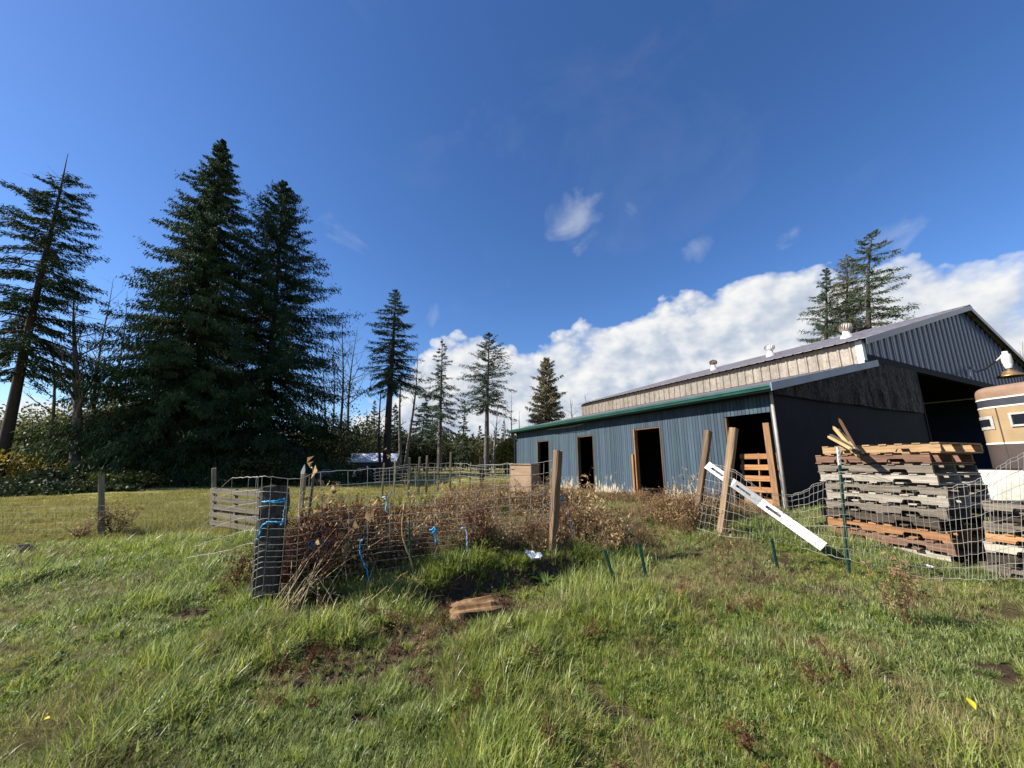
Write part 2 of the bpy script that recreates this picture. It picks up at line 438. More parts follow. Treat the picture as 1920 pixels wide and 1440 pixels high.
def galv_mat():
    m, N, b = base_mat('dirty_galvanised_sheet', .5, .25, .4)
    v, r = coords(N); vo = N.new('ShaderNodeTexVoronoi'); vo.inputs['Scale'].default_value = 26; N.link(v, vo.inputs['Vector'])
    n = N.noise(v, 5, 6, .7)
    c = N.mix(vo.outputs['Distance'], srgb(150, 143, 132), srgb(118, 110, 99)); c = N.mix(N.ramp(n, [(.42, 0.), (.72, .75)]), c, srgb(98, 82, 66))
    c = N.mix(1.0, c, N.ramp(r, [(0., .85), (1., 1.1)]), 'MULTIPLY')
    N.link(c, b.inputs['Base Color']); return m
GALV = galv_mat()
def tarp_mat():
    m, N, b = base_mat('black_plastic_film', .24, 0, .10)
    b.inputs['Base Color'].default_value = (.003, .0038, .006, 1)
    v, _ = coords(N, (3.2, 3.2, 1.3), False); n = N.noise(v, 2.2, 7, .72, 1.4); N.link(N.ramp(N.noise(v, 5, 5, .7, 2.0), [(.4, .75), (.62, .30)]), b.inputs['Roughness']); bump(N, b, n, .55, .10); return m
TARP = tarp_mat()

LW = 13.3; HDR = 2.1
barn = empty('barn', bw(0, 0, 0), BA, 'long blue barn with open dark doorways, galvanised band and low ribbed metal roof', 'barn')
def hy(px, py): return onX(px, py, 0)[0]
doors = [(.035, 1.204), (3.344, 4.525), (6.681, 7.76), (9.954, 11.041)]
hdrs = [2.16, 2.12, 2.08, 2.06]
rg = random.Random(5)
board_cache = {}
def board(y0, y1, z0, z1):
    key = (round(y1 - y0, 2), round(z0, 2), round(z1, 2))
    if key not in board_cache:
        w = (y1 - y0) / 2 - .0035; b = MB()
        b.prism([(-w, z0), (w, z0), (w, z1), (-w, z1)], 0, -.010, .006)
        me = b.mesh('wall_board', SIDING)
        bm = bmesh.new(); bm.from_mesh(me); bmesh.ops.bevel(bm, geom=[e for e in bm.edges if abs(e.verts[0].co.z - e.verts[1].co.z) > .1 and e.verts[0].co.x < 0], offset=.004, segments=1, affect='EDGES')
        bmesh.ops.recalc_face_normals(bm, faces=bm.faces); bm.to_mesh(me); bm.free(); board_cache[key] = me
    o = link('wall_board', board_cache[key], barn, (rg.uniform(-.003, .003), (y0 + y1) / 2, 0)); return o
WT = 2.80
edges = [0.0] + [e for d in doors for e in d] + [LW]
for i in range(len(edges) - 1):
    a, c = edges[i], edges[i + 1]; over = i % 2 == 1
    n = max(1, round((c - a) / .098)); s = (c - a) / n
    for k in range(n):
        board(a + k * s, a + (k + 1) * s, hdrs[i // 2] if over else -.12, WT)
# dark backing wall added behind the boards to stop light leaks
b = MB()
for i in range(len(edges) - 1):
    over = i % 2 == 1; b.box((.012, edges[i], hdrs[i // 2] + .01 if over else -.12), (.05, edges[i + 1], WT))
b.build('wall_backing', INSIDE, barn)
JAMB = wood('jamb_wood', srgb(168, 124, 78), srgb(112, 76, 46), axis=2)
JAMB_DARK = wood('old_jamb_wood', srgb(112, 90, 68), srgb(70, 54, 40), axis=2)
for (y0, y1), hd in list(zip(doors, hdrs))[1:]:
    b = MB(); b.box((-.035, y1 - .075, -.1), (.11, y1 - .035, hd - .004)); b.build('door_jamb', JAMB if y1 < 5 else JAMB_DARK, barn)
    b = MB(); b.box((-.016, y0 + .002, -.1), (.11, y0 + .034, hd - .004)); b.build('door_jamb', JAMB_DARK, barn)
    b = MB(); b.box((.0, y0 + .036, hd - .05), (.10, y1 - .078, hd - .006)); b.build('door_header', JAMB_DARK, barn)
b = MB(); b.box((-.075, 4.53, -.12), (-.036, 4.60, 1.28)); tag(b.build('door_jamb', JAMB, barn), 'pale loose board nailed beside the widest doorway')
b = MB(); b.box((.03, .13, -.1), (.15, .27, 1.92)); b.build('corner_post', wood('corner_post_wood', srgb(150, 116, 84), srgb(100, 74, 52), axis=2), barn)
b = MB(); b.box((.0, 1.15, -.1), (.08, 1.20, 2.14)); b.build('door_jamb', JAMB_DARK, barn)
# shell of the lean-to and the main hall
LX, RX, AX = 4.903, 23.73, 14.317; HM, HR = 4.66, 7.42; SL = (HR - HM) / (AX - LX); LSL = .219; LE = 2.74
lz = lambda X: LE + LSL * (X + .35)
mz = lambda X: HM + SL * ((X if X < AX else 2 * AX - X) - LX)
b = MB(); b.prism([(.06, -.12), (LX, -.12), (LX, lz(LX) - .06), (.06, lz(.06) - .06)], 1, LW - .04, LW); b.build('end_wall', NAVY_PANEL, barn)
b = MB(); b.box((LX - .03, .3, -.12), (LX + .03, 14.0, 3.86)); b.build('partition_wall', INSIDE, barn)
b = MB(); b.box((RX - .06, .1, -.12), (RX, 14.0, mz(RX) - .08)); b.build('side_wall', NAVY_SHEET, barn)
b = MB(); b.prism([(LX + .04, -.12), (RX - .07, -.12), (RX - .07, mz(RX) - .08), (AX, mz(AX) - .1), (LX + .04, mz(LX + .04) - .08)], 1, 14.0, 14.06); b.build('back_wall', INSIDE, barn)
b = MB(); b.box((.06, .06, -.02), (RX - .07, 13.9, .012)); b.build('floor_slab', plain('dirt_floor', (.05, .04, .03, 1), .95, 0, .1), barn)
# opaque panel on the back wall, its dim daylight put into the pale colour
xa, za = onY(1765, 776, 13.95); xb, zb_ = onY(1838, 752, 13.95)
m = plain('pale_window_light', (.20, .20, .13, 1), .6, 0, .3)
b = MB(); b.box((xa, 13.955, za), (xb, 13.985, zb_)); b.build('window_panel', m, barn)

def roof_sheets(name, x0, x1, zf, y0, y1, w, m, rib=.305, rh=.022, flip=False):
    """ribbed sheets laid side by side along Y; each one is a part"""
    n = round((y1 - y0) / w); w = (y1 - y0) / n
    prof = []
    k = max(1, round(w / rib)); s = w / k
    for i in range(k):
        a = i * s
        prof += [(a, 0), (a + s / 2 - .035, 0), (a + s / 2 - .018, rh), (a + s / 2 + .018, rh), (a + s / 2 + .035, 0)]
    prof.append((w - .002, 0))
    b = MB(); xsn = [x0, x1]; vs = []
    for X in xsn:
        for (yy, zz) in prof: vs.append((X, yy, zf(X) + zz))
    for X in xsn:
        for (yy, zz) in prof: vs.append((X, yy, zf(X) + zz - .006))
    n_ = len(prof); fs = []
    for i in range(n_ - 1):
        fs.append((i, i + 1, n_ + i + 1, n_ + i)); fs.append((2 * n_ + i, 3 * n_ + i, 3 * n_ + i + 1, 2 * n_ + i + 1))
        fs.append((i, 2 * n_ + i, 2 * n_ + i + 1, i + 1)); fs.append((n_ + i, n_ + i + 1, 3 * n_ + i + 1, 3 * n_ + i))
    b.add(vs, fs); me = b.mesh(name, m)
    for i in range(n): link(name, me, barn, (0, y0 + i * w, 0))
def shade_sheet(x0, x1, zf, y0, y1):  # dark sheet added under the roof: shade put into its colour
    b = MB(); b.prism([(x0, zf(x0) - .05), (x1, zf(x1) - .05), (x1, zf(x1) - .03), (x0, zf(x0) - .03)], 1, y0, y1); b.build('roof_shade_sheet', INSIDE, barn)
shade_sheet(LX + .10, AX - .01, mz, .12, 13.98); shade_sheet(AX + .01, RX - .08, mz, .12, 13.98); shade_sheet(.07, LX - .05, lz, .06, LW - .05)
gy0, gz0 = onX(1443, 714, -.42); gy1, gz1 = onX(966, 806, -.42)
roof_sheets('lean_to_roof_sheet', -.36, LX - .03, lz, gy0 - .02, LW + .25, .915, ROOF)
roof_sheets('roof_sheet', LX - .22, AX - .02, mz, -.22, 14.3, .915, ROOF)
roof_sheets('roof_sheet', AX + .02, RX + .25, lambda X: HM + SL * (2 * AX - X - LX), -.22, 14.3, .915, ROOF)
b = MB(); b.prism([(AX - .25, mz(AX - .25) + .028), (AX, HR + .035), (AX + .25, mz(AX + .25) + .028), (AX, HR + .05)], 1, -.24, 14.3); b.build('ridge_cap', ROOF, barn)
# gutter, fascia and downspouts
b = MB(); gt = LE - .005
b.prism([(-.37, gt - .12), (-.46, gt - .12), (-.475, gt - .075), (-.495, gt - .05), (-.495, gt), (-.485, gt), (-.483, gt - .045), (-.463, gt - .07), (-.455, gt - .11), (-.37, gt - .11)], 1, gy0, LW + .2); b.build('gutter', GREEN_TRIM, barn)
b = MB(); b.box((-.365, gy0, LE - .16), (-.34, LW + .2, LE - .008)); b.build('fascia', GREEN_TRIM, barn)
b = MB(); b.prism([(-.338, LE - .165), (-.012, LE - .165), (-.012, LE - .14), (-.338, LE - .14)], 1, 0, LW + .1); b.build('soffit', INSIDE, barn)
b = MB(); b.tube([(-.42, LW + .05, LE - .13), (-.42, LW + .05, LE - .25), (-.08, LW + .06, LE - .5), (-.08, LW + .06, .02)], .045, 8); tag(b.build('downspout', plain('dark_pipe', srgb(60, 80, 92), .5, 0, .4), barn), 'dark downspout bending in to the wall at the far corner')
b = MB(); b.tube([(-.03, -.05, 2.62), (-.03, -.05, .0)], .035, 8); tag(b.build('downspout', plain('pale_pipe', srgb(168, 160, 150), .6, 0, .3), barn), 'thin pale pipe running down the near corner')
b = MB(); pts = []
for i in range(17):
    t = i / 16; pts.append((-.30, 6.6 + 3.2 * t, LE - .19 - .10 * math.sin(math.pi * t) - .02 * math.sin(9 * t)))
b.tube(pts, .012, 5); b.build('sagging_cable', plain('cable_black', (.02, .02, .02, 1), .6), barn)
# galvanised band
n = 46; w = 14.05 / n; bz0 = lz(LX) + .03; bz1 = HM - .065
prof = [(0, 0), (w * .5 - .045, 0), (w * .5 - .02, -.028), (w * .5 + .02, -.028), (w * .5 + .045, 0), (w - .003, 0)]
b = MB(); vs = [(p[1], p[0], z) for z in (bz0, bz1) for p in prof] + [(p[1] + .008, p[0], z) for z in (bz0, bz1) for p in prof]
k = len(prof); fs = []
for i in range(k - 1): fs += [(i, k + i, k + i + 1, i + 1), (2 * k + i, 2 * k + i + 1, 3 * k + i + 1, 3 * k + i), (i, i + 1, 2 * k + i + 1, 2 * k + i), (k + i, 3 * k + i, 3 * k + i + 1, k + i + 1)]
b.add(vs, fs); me = b.mesh('band_panel', GALV)
for i in range(n): link('band_panel', me, barn, (LX - .005, .12 + i * (14.05 - .12) / n, 0))
b = MB(); b.box((LX + .03, .1, bz0 - .2), (LX + .08, 14.04, bz1 + .03)); b.build('band_backing', INSIDE, barn)
b = MB(); b.box((LX - .045, -.035, bz0 - .02), (LX - .01, .12, bz1 + .01)); b.box((LX - .045, -.045, bz0 - .02), (LX + .12, -.035, bz1 + .01)); b.build('corner_trim', plain('pale_trim', srgb(176, 186, 190), .4, .2, .5), barn)
# gable of ribbed blue sheets above a wide opening
GB = 4.22; gw = .455; n = int((RX - LX - .1) / gw)
for i in range(n):
    x0 = LX + .1 + i * gw; x1 = x0 + gw - .002
    b = MB(); cols = [(x0, 0), (x0 + .11, 0), (x0 + .135, -.03), (x0 + .17, -.03), (x0 + .195, 0), (x0 + .30, 0), (x0 + .308, -.010), (x0 + .33, -.010), (x0 + .338, 0), (x1, 0)]
    vs = []
    for (X, yy) in cols: vs += [(X, yy, GB + rg.uniform(-.004, .004)), (X, yy, mz(X) - .05), (X, yy + .008, GB), (X, yy + .008, mz(X) - .05)]
    fs = []
    for j in range(len(cols) - 1):
        q = 4 * j; fs += [(q, q + 4, q + 5, q + 1), (q + 2, q + 3, q + 7, q + 6), (q, q + 2, q + 6, q + 4), (q + 1, q + 5, q + 7, q + 3)]
    fs += [(0, 1, 3, 2), tuple(4 * (len(cols) - 1) + v for v in (0, 2, 3, 1))]
    b.add(vs, fs); b.build('gable_sheet', NAVY_SHEET, barn)
b = MB(); b.prism([(LX + .1, GB - .02), (RX - .05, GB - .02), (RX - .05, mz(RX) - .1), (AX, HR - .1), (LX + .1, mz(LX) - .1)], 1, .04, .09); b.build('gable_backing', INSIDE, barn)
b = MB(); b.box((LX + .1, -.02, GB - .22), (RX, .14, GB - .022)); b.build('opening_header', NAVY_PANEL, barn)
for sgn in (0, 1):
    b = MB(); X0, X1 = (LX - .2, AX) if not sgn else (AX, RX + .25)
    zz = lambda X: HM + SL * ((X if not sgn else 2 * AX - X) - LX)
    vs = [(X, y_, zz(X) + h) for y_ in (-.24, -.215) for X in (X0, X1) for h in (-.20, -.004)]
    b.add(vs, [(0, 2, 3, 1), (4, 5, 7, 6), (0, 1, 5, 4), (2, 6, 7, 3), (0, 4, 6, 2), (1, 3, 7, 5)]); b.build('rake_trim', NAVY_SHEET, barn)
# lean-to gable: dark panels, black film above, slate trim on the slope
px_, _ = onY(1715, 690, .0); OX = px_
seams = [0.05, 1.22, 2.44, 3.66, LX + .05]
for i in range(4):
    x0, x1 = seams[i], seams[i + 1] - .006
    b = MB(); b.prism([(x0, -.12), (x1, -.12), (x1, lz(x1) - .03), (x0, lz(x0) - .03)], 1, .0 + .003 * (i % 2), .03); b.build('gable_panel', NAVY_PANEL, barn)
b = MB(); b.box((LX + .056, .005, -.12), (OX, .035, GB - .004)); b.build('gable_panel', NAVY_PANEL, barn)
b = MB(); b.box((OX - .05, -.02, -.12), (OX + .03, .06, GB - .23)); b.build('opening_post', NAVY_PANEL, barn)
def crinkle(name, x0, x1, zlo, zhi, y, amp, m, nx_=60, nz_=26, seed=0):
    V = []; 
    for j in range(nz_ + 1):
        for i in range(nx_ + 1):
            X = x0 + (x1 - x0) * i / nx_; lo, hi = zlo(X), zhi(X); Z = lo + (hi - lo) * j / nz_
            V.append((X, y - amp * float(fbm(np.array([X * 2.2]), np.array([Z * 1.1]), seed)[0]) * 2 - amp * .5 * float(vnoise(np.array([X * 7]), np.array([Z * 2]), seed + 3)[0]), Z))
    q = [(j * (nx_ + 1) + i, j * (nx_ + 1) + i + 1, (j + 1) * (nx_ + 1) + i + 1, (j + 1) * (nx_ + 1) + i) for j in range(nz_) for i in range(nx_)]
    return link(name, np_mesh(name, np.array(V), np.array(q), m, True), barn)
crinkle('plastic_film', .06, LX - .15, lambda X: 2.56 + .012 * math.sin(X * 2), lambda X: lz(X) - .08, -.012, .05, TARP, seed=11)
crinkle('plastic_film', LX - .14, OX - .25, lambda X: 2.56 + .02 * math.sin(X), lambda X: GB - .25, -.012, .05, TARP, seed=17)
b = MB(); X0, X1 = -.45, LX - .02
vs = [(X, y_, lz(X) + h) for y_ in (gy0 - .045, gy0 - .022) for X in (X0, X1) for h in (-.15, .035)]
b.add(vs, [(0, 2, 3, 1), (4, 5, 7, 6), (0, 1, 5, 4), (2, 6, 7, 3), (0, 4, 6, 2), (1, 3, 7, 5)]); b.build('rake_trim', TRIM, barn)
# turbine vents stand on the main roof
VENT_WHITE = plain('vent_white', srgb(205, 202, 196), .5, .1, .4, .2, 6, .05)
VENT_RUST = plain('vent_rust', srgb(122, 84, 74), .6, .2, .3, .4, 8, .1)
def vent(px, py, dia, head, label):
    X = 9.2; Y, _ = onX(px, py, X); Z = HM + SL * (X - LX)
    p = bw(X, Y, Z); t = empty('roof_vent', p, 0, label, 'roof vent', 'turbine vents on the barn roof')
    r = dia / 2
    b = MB(); b.lathe([(r * 1.15, -.18), (r * .95, .10), (r * .62, .16), (r * .6, .30), (0, .31)], 18); b.build('base', VENT_WHITE, t)
    b = MB(); n = 18
    for k in range(n):
        a0 = 2 * math.pi * k / n; vs = []
        for j in range(9):
            q = j / 8; rr = r * (.62 + .42 * math.sin(math.pi * (.12 + .80 * q))); z = .30 + q * dia * .72; a = a0 + .35 * q
            if j == 8: rr *= .55
            for da in (0, .2): vs.append((rr * math.cos(a + da) * (1 + .10 * (da > 0)), rr * math.sin(a + da) * (1 + .10 * (da > 0)), z))
        b.add(vs, [(2 * j, 2 * j + 1, 2 * j + 3, 2 * j + 2) for j in range(8)])
    b.lathe([(r * .40, .29), (r * .42, .30 + dia * .70), (0, .30 + dia * .74)], 14); b.lathe([(r * .62, .30 + dia * .70), (r * .30, .30 + dia * .78), (0, .30 + dia * .79)], 14)
    b.build('turbine', head, t)
vent(1587, 626, .42, plain('vent_striped', srgb(188, 178, 170), .5, .2, .4, .5, 12, .05, srgb(104, 72, 62)), 'largest turbine vent on the roof in front of the bent tree')
vent(1444, 660, .38, VENT_WHITE, 'pale grey turbine vent midway along the barn roof')
vent(1338, 686, .34, VENT_RUST, 'rusty red turbine vent on white base, farthest along the barn roof')
# yard light on a curved arm from the gable
X0, Z0 = onY(1815, 697, -.03)
yl = empty('yard_light', bw(X0, -.06, Z0), BA, 'white yard light with brass coloured reflector on curved arm from the gable', 'light')
b = MB(); Xc, Zc = onY(1891, 706, -1.18); mx_, mz_ = Xc - X0, Zc - Z0 + .28; arm = [(0, 0, 0), (.0, -.06, .16), (mx_ * .08, -.2, mz_ * .6 + .1), (mx_ * .3, -.5, mz_ + .22), (mx_ * .65, -.9, mz_ + .40), (mx_ - .10, -1.12, mz_ + .44)]; 
b.tube(arm, .038, 8); b.box((-.05, -.02, -.2), (.05, .05, .08)); b.build('arm', WHITE_PAINT, yl)
M = Matrix.Translation((mx_, -1.18, mz_))
b = MB(); b.lathe([(0, .62), (.07, .61), (.075, .52), (.11, .50), (.12, .48), (.13, .22), (.10, .16), (.11, .14), (.08, .0)], 20, M); b.build('housing', WHITE_PAINT, yl)
BRASS = plain('weathered_brass_metal', srgb(172, 140, 100), .4, .6, .5, .4, 4, .05)
b = MB(); b.lathe([(.06, .14), (.06, -.06), (.17, -.10), (.17, -.15), (.30, -.24), (.34, -.28), (.335, -.30), (.20, -.20), (.05, -.12)], 24, M); b.build('reflector', BRASS, yl)
# ------------------------------------------------------------------ camper on a white flatbed, cut by the right edge
CP = at(1832, 868, 7.1); cg = g1(CP.x + 1, CP.y - 1)
cam_rz = R(3)
# local frame: Y along the long side away from the camera, X to the right, side wall at X=0 (seen side), far rounded end at Y=0
TAN = plain('tan_camper_paint', srgb(160, 136, 102), .45, 0, .5, .15, 2.5, .03)
TAN_TOP = plain('sun_faded_orange_paint', srgb(150, 120, 98), .5, 0, .45, .25, 2, .03)
BROWN_P = plain('dark_brown_camper_paint', srgb(78, 68, 64), .42, 0, .45, .2, 2, .03)
CHAR = plain('charcoal_stripe_paint', srgb(66, 66, 72), .4, 0, .45, .2, 3, .03)
CREAM = plain('cream_pinstripe_paint', srgb(226, 220, 204), .4, 0, .4, .08, 5, 0)
GLASS = plain('dark_window_glass', (.012, .014, .018, 1), .08, 0, .7, .1, 2, 0)
camper = empty('camper', (CP.x, CP.y, cg), cam_rz, 'tan and brown striped camper with rounded end and white framed windows', 'camper')
zr = lambda py, px=1860, d=7.0: at(px, py + 7, d).z - cg      # heights read off the photograph
def body_outline(inset=0.0, n=7):
    """plan outline of the camper: rounded vertical corners, 2.1 wide, 4.6 long, the far end at Y=0"""
    W, L, r = 2.1, 4.6, .42; pts = []
    for cx, cy, a0 in ((r, -r, 90), (W - r, -r, 0), (W - r, -L + r, -90), (r, -L + r, -180)):
        for k in range(n):
            a = R(a0 + 90 - 90 * k / (n - 1)); pts.append((cx + (r - inset) * math.cos(a), cy + (r - inset) * math.sin(a)))
    return pts
def band(name, z0, z1, m, inset, label=None, top=None):
    b = MB(); o0 = body_outline(inset); rings = [(o0, z0), (o0, z1)]
    if top:
        for k in range(1, 6):
            a = R(90 * k / 5); rings.append((body_outline(inset + top * (1 - math.cos(a))), z1 + top * math.sin(a)))
    vs = [(x, y, z) for o, z in rings for x, y in o]; n = len(o0)
    fs = [(i * n + k, i * n + (k + 1) % n, (i + 1) * n + (k + 1) % n, (i + 1) * n + k) for i in range(len(rings) - 1) for k in range(n)]
    b.add(vs, fs, True); q = len(rings) - 1
    b.add([vs[k] for k in range(n)], [tuple(range(n))]); b.add([vs[q * n + k] for k in range(n)], [tuple(range(n))])
    o = b.build(name, m, camper)
    if label: o['label'] = label
    return o
z_bot, z_tanlo, z_s1, z_s0, z_top = zr(871), zr(824), zr(757), zr(741), zr(718)
band('lower_body', z_bot, z_tanlo - .03, BROWN_P, 0, 'dark brown lower band of the camper')
band('pinstripe', z_tanlo - .029, z_tanlo, CREAM, -.006)
band('body', z_tanlo + .001, z_s1 - .025, TAN, 0, 'tan middle band of the camper')
band('pinstripe', z_s1 - .024, z_s1, CREAM, -.006)
band('stripe', z_s1 + .001, z_s0 - .025, CHAR, .002, 'charcoal stripe round the camper')
band('pinstripe', z_s0 - .024, z_s0, CREAM, -.006)
band('roof', z_s0 + .001, z_top - .12, TAN_TOP, 0, 'orange brown faded roof edge of the camper', top=.12)
FRAME_WHITE = plain('dull_window_frame', srgb(176, 174, 166), .5, 0, .4, .25, 9, .05)
for y_ in (-.46, -1.85, -3.3):
    b = MB(); b.box((-.006, y_ - .009, z_bot + .01), (-.001, y_ + .009, z_s1 - .03)); b.build('seam_trim', BROWN_P, camper)
def side_window(y0, y1, z0, z1, t=.034):
    b = MB()
    for a, c in (((y0, z0), (y1, z0 + t)), ((y0, z1 - t), (y1, z1)), ((y0, z0 + t), (y0 + t, z1 - t)), ((y1 - t, z0 + t), (y1, z1 - t))):
        b.box((-.03, a[0], a[1]), (-.002, c[0], c[1]))
    f = b.build('window', FRAME_WHITE, camper)
    b = MB(); b.box((-.012, y0 + t, z0 + t), (-.003, y1 - t, z1 - t)); b.build('pane', GLASS, f)
zw0, zw1 = zr(797), zr(772)
side_window(-1.55, -.62, zw0, zw1)
side_window(-3.0, -2.0, zw0, zw1)
# small window on the rounded far corner, angled
b = MB(); f = []
def corner_panel(name, a0, a1, z0, z1, off, m, par):
    b = MB(); pts = []
    for k in range(5):
        a = R(a0 + (a1 - a0) * k / 4); pts.append((.42 + (.42 + off) * math.cos(a), -.42 + (.42 + off) * math.sin(a)))
    vs = [(x, y, z) for z in (z0, z1) for x, y in pts]; b.add(vs, [(k, k + 1, 6 + k, 5 + k) for k in range(4)]); return b.build(name, m, par)
f = corner_panel('window', 176, 118, zw0 - .02, zw1 - .02, .012, FRAME_WHITE, camper)
corner_panel('pane', 169, 124, zw0 + .035, zw1 - .075, .016, GLASS, f)
# roof lamp and lower truck body
b = MB(); zt = z_top
b.box((-.05, -1.85, zt - .26), (.20, -1.35, zt - .02)); lb = b.build('lamp_box', plain('black_lamp_housing', (.02, .02, .022, 1), .5, 0, .4), camper)
Ml = Matrix.Translation((-.055, -1.60, zt - .14)) @ Matrix.Rotation(R(-90), 4, 'Y')
b = MB(); b.lathe([(.09, 0), (.09, .02), (.07, .03), (0, .035)], 18, Ml); b.build('lens', plain('smoky_lens', srgb(120, 118, 116), .3, 0, .5), lb)
b = MB(); b.lathe([(.0, .0), (.0, .0)], 3)
WHITE_DIRTY = plain('dirty_white_panel', srgb(214, 212, 204), .55, 0, .35, .3, 2.5, .05, srgb(150, 142, 126))
for k, (y0, y1) in enumerate(((-.06, .48), (-.66, -.07), (-1.6, -.67), (-3.4, -1.61))):
    b = MB(); b.prism([(-.10 + .012 * (k % 2), z_bot - .55), (-.082, z_bot - .55), (-.082, z_bot - .03), (-.12 + .012 * (k % 2), z_bot - .05)], 1, y0, y1); b.build('side_panel', WHITE_DIRTY, camper)
b = MB(); b.box((-.08, -3.6, .35), (1.9, .40, z_bot - .02)); b.build('flatbed', plain('flatbed_steel', (.05, .05, .055, 1), .7), camper)
for y_ in (-3.0, -.6):
    for x_ in (.08, 1.78):
        Mw = Matrix.Translation((x_, y_, .33)) @ Matrix.Rotation(R(90), 4, 'Y')
        b = MB(); b.lathe([(.18, -.10), (.33, -.10), (.35, -.06), (.35, .06), (.33, .10), (.18, .10), (.16, .04), (0, .03)], 22, Mw); b.build('wheel', plain('tyre_rubber', (.018, .018, .018, 1), .85, 0, .2), camper)
b = MB(); b.tube([(-.11, -.95, z_bot - .25), (-.20, -.98, z_bot - .25), (-.22, -1.3, z_bot - .24), (-.22, -1.9, z_bot - .24), (-.11, -1.95, z_bot - .24)], .03, 8); b.build('handle', plain('navy_handle', (.01, .012, .03, 1), .35, 0, .5), camper)

# ------------------------------------------------------------------ pallets
PL, PD, PH = 1.52, 1.10, .145
def stringer_mesh(m, notch=True):
    b = MB(); h0, h1 = .018, .018 + .088
    def notch_pts(c, w=.115, d=.042):
        return [(c - w, h0), (c - w + .012, h0 + d - .012), (c - w + .03, h0 + d), (c + w - .03, h0 + d), (c + w - .012, h0 + d - .012), (c + w, h0)]
    lo = [(0, h0)] + (notch_pts(PL * .26) + notch_pts(PL * .74) if notch else []) + [(PL, h0)]
    # strips between the lower edge and the top keep the polygon simple
    vs = []; top = h1
    for y_ in (0, .038):
        for (x, z) in lo: vs += [(x, y_, z), (x, y_, top)]
    n = len(lo); fs = []
    for i in range(n - 1):
        fs += [(2 * i, 2 * i + 2, 2 * i + 3, 2 * i + 1), (2 * n + 2 * i, 2 * n + 2 * i + 1, 2 * n + 2 * i + 3, 2 * n + 2 * i + 2),
               (2 * i, 2 * n + 2 * i, 2 * n + 2 * i + 2, 2 * i + 2), (2 * i + 1, 2 * i + 3, 2 * n + 2 * i + 3, 2 * n + 2 * i + 1)]
    fs += [(0, 1, 2 * n + 1, 2 * n), (2 * n - 2, 4 * n - 2, 4 * n - 1, 2 * n - 1)]
    b.add(vs, fs); return b.mesh('stringer', m)
pal_cache = {}
def pallet(M, m, label, seed=0, group=None, m2=None, missing=()):
    """stringers (with fork notches) along X, deck boards along Y, base at z=0"""
    rr = random.Random(seed); o = bpy.data.objects.new('pallet', None); COL.objects.link(o); o.matrix_world = M
    tag(o, label, 'pallet', group)
    if m.name not in pal_cache:
        b1 = MB(); b1.box((-.048, .0, .107), (.048, PD, .124)); b2 = MB(); b2.box((-.048, .0, .0), (.048, PD, .0165))
        pal_cache[m.name] = (stringer_mesh(m), b1.mesh('deck_board', m), b2.mesh('deck_board', m))
    st = pal_cache[m.name][0]; dm = pal_cache[(m2 or m).name][1] if (m2 or m).name in pal_cache else pal_cache[m.name][1]; lm = pal_cache[m.name][2]
    for y_ in (.006, PD / 2 - .02, PD - .045): link('stringer', st, o, (0, y_, 0))
    for k in range(8):
        if k in missing: continue
        q = link('deck_board', dm, o, (.052 + (PL - .104) * k / 7 + rr.uniform(-.012, .012), rr.uniform(-.012, .008), 0)); q.rotation_euler = (0, 0, rr.uniform(-.012, .012))
    for k in range(5):
        q = link('deck_board', lm, o, (.052 + (PL - .104) * k / 4 + rr.uniform(-.02, .02), rr.uniform(-.012, .008), 0)); q.rotation_euler = (0, 0, rr.uniform(-.012, .012))
    return o
# the tall stack: X runs from the near right corner to the far left one
p_near = at(1800, 1060, 5.05); p_far = at(1552, 1005, 5.05 * 1.295)
sx0 = p_near.xy; d2 = (p_far.xy - p_near.xy).normalized(); yaw = math.atan2(d2.y, d2.x)
sbase = min(g1(p_near.x, p_near.y), g1(p_far.x, p_far.y)) - .02
# Y of the pallet has to run to the right, so mirror: X from far left to near right
ori = Vector((sx0.x + d2.x * PL, sx0.y + d2.y * PL, 0)); yaw2 = math.atan2(-d2.y, -d2.x)
sd_ = Vector((math.cos(yaw2), math.sin(yaw2))); 
mats = [WOOD_PALE, WOOD_RED, WOOD_ORANGE, WOOD_DARK, WOOD_GREY, WOOD_PALE, WOOD_GREY, WOOD_PALE, WOOD_GREY, WOOD_RED, WOOD_NEW]
slide = [-.10, .0, -.05, -.10, .0, .02, .02, -.02, -.06, -.06, .06]
lab = ['bleached pallet at the bottom of the tall stack, sunk in the grass', 'reddish brown pallet second from the bottom of the tall stack', 'bright orange pallet third from the bottom of the tall stack',
       'darkest grey pallet in the tall stack, just above the bright orange one', 'grey brown pallet in the tall stack, two above the orange one', 'pale pallet with whitish stringer in the middle of the tall stack',
       'dull grey pallet in the tall stack below the whitest one', 'whitest pallet of the tall stack, fourth from the top', 'plain grey pallet third from the top of the tall stack',
       'rough reddish grey pallet second from the top of the tall stack', 'fresh tan pallet on top of the tall stack']
STACK_TOP = 0
top_target = above(Vector((sx0.x, sx0.y, 0)), 1790, 829)
pitchz = (top_target - sbase) / 11
for k in range(11):
    jx = random.Random(k * 7).uniform(-.02, .02)
    o2 = ori + Vector((sd_.x * slide[k], sd_.y * slide[k], 0)) + Vector((-sd_.y, sd_.x, 0)) * jx
    M = Matrix.Translation((o2.x, o2.y, sbase + k * pitchz)) @ Matrix.Rotation(yaw2 + random.Random(k).uniform(-.03, .03), 4, 'Z') @ Matrix.Rotation(random.Random(k + 50).uniform(-.004, .004) + (.012 if k < 3 else 0), 4, 'Y') @ Matrix.Diagonal((1, 1, pitchz / .126, 1))
    pallet(M, mats[k], lab[k], k, 'pallets of the tall stack')
STACK_TOP = sbase + 11 * pitchz
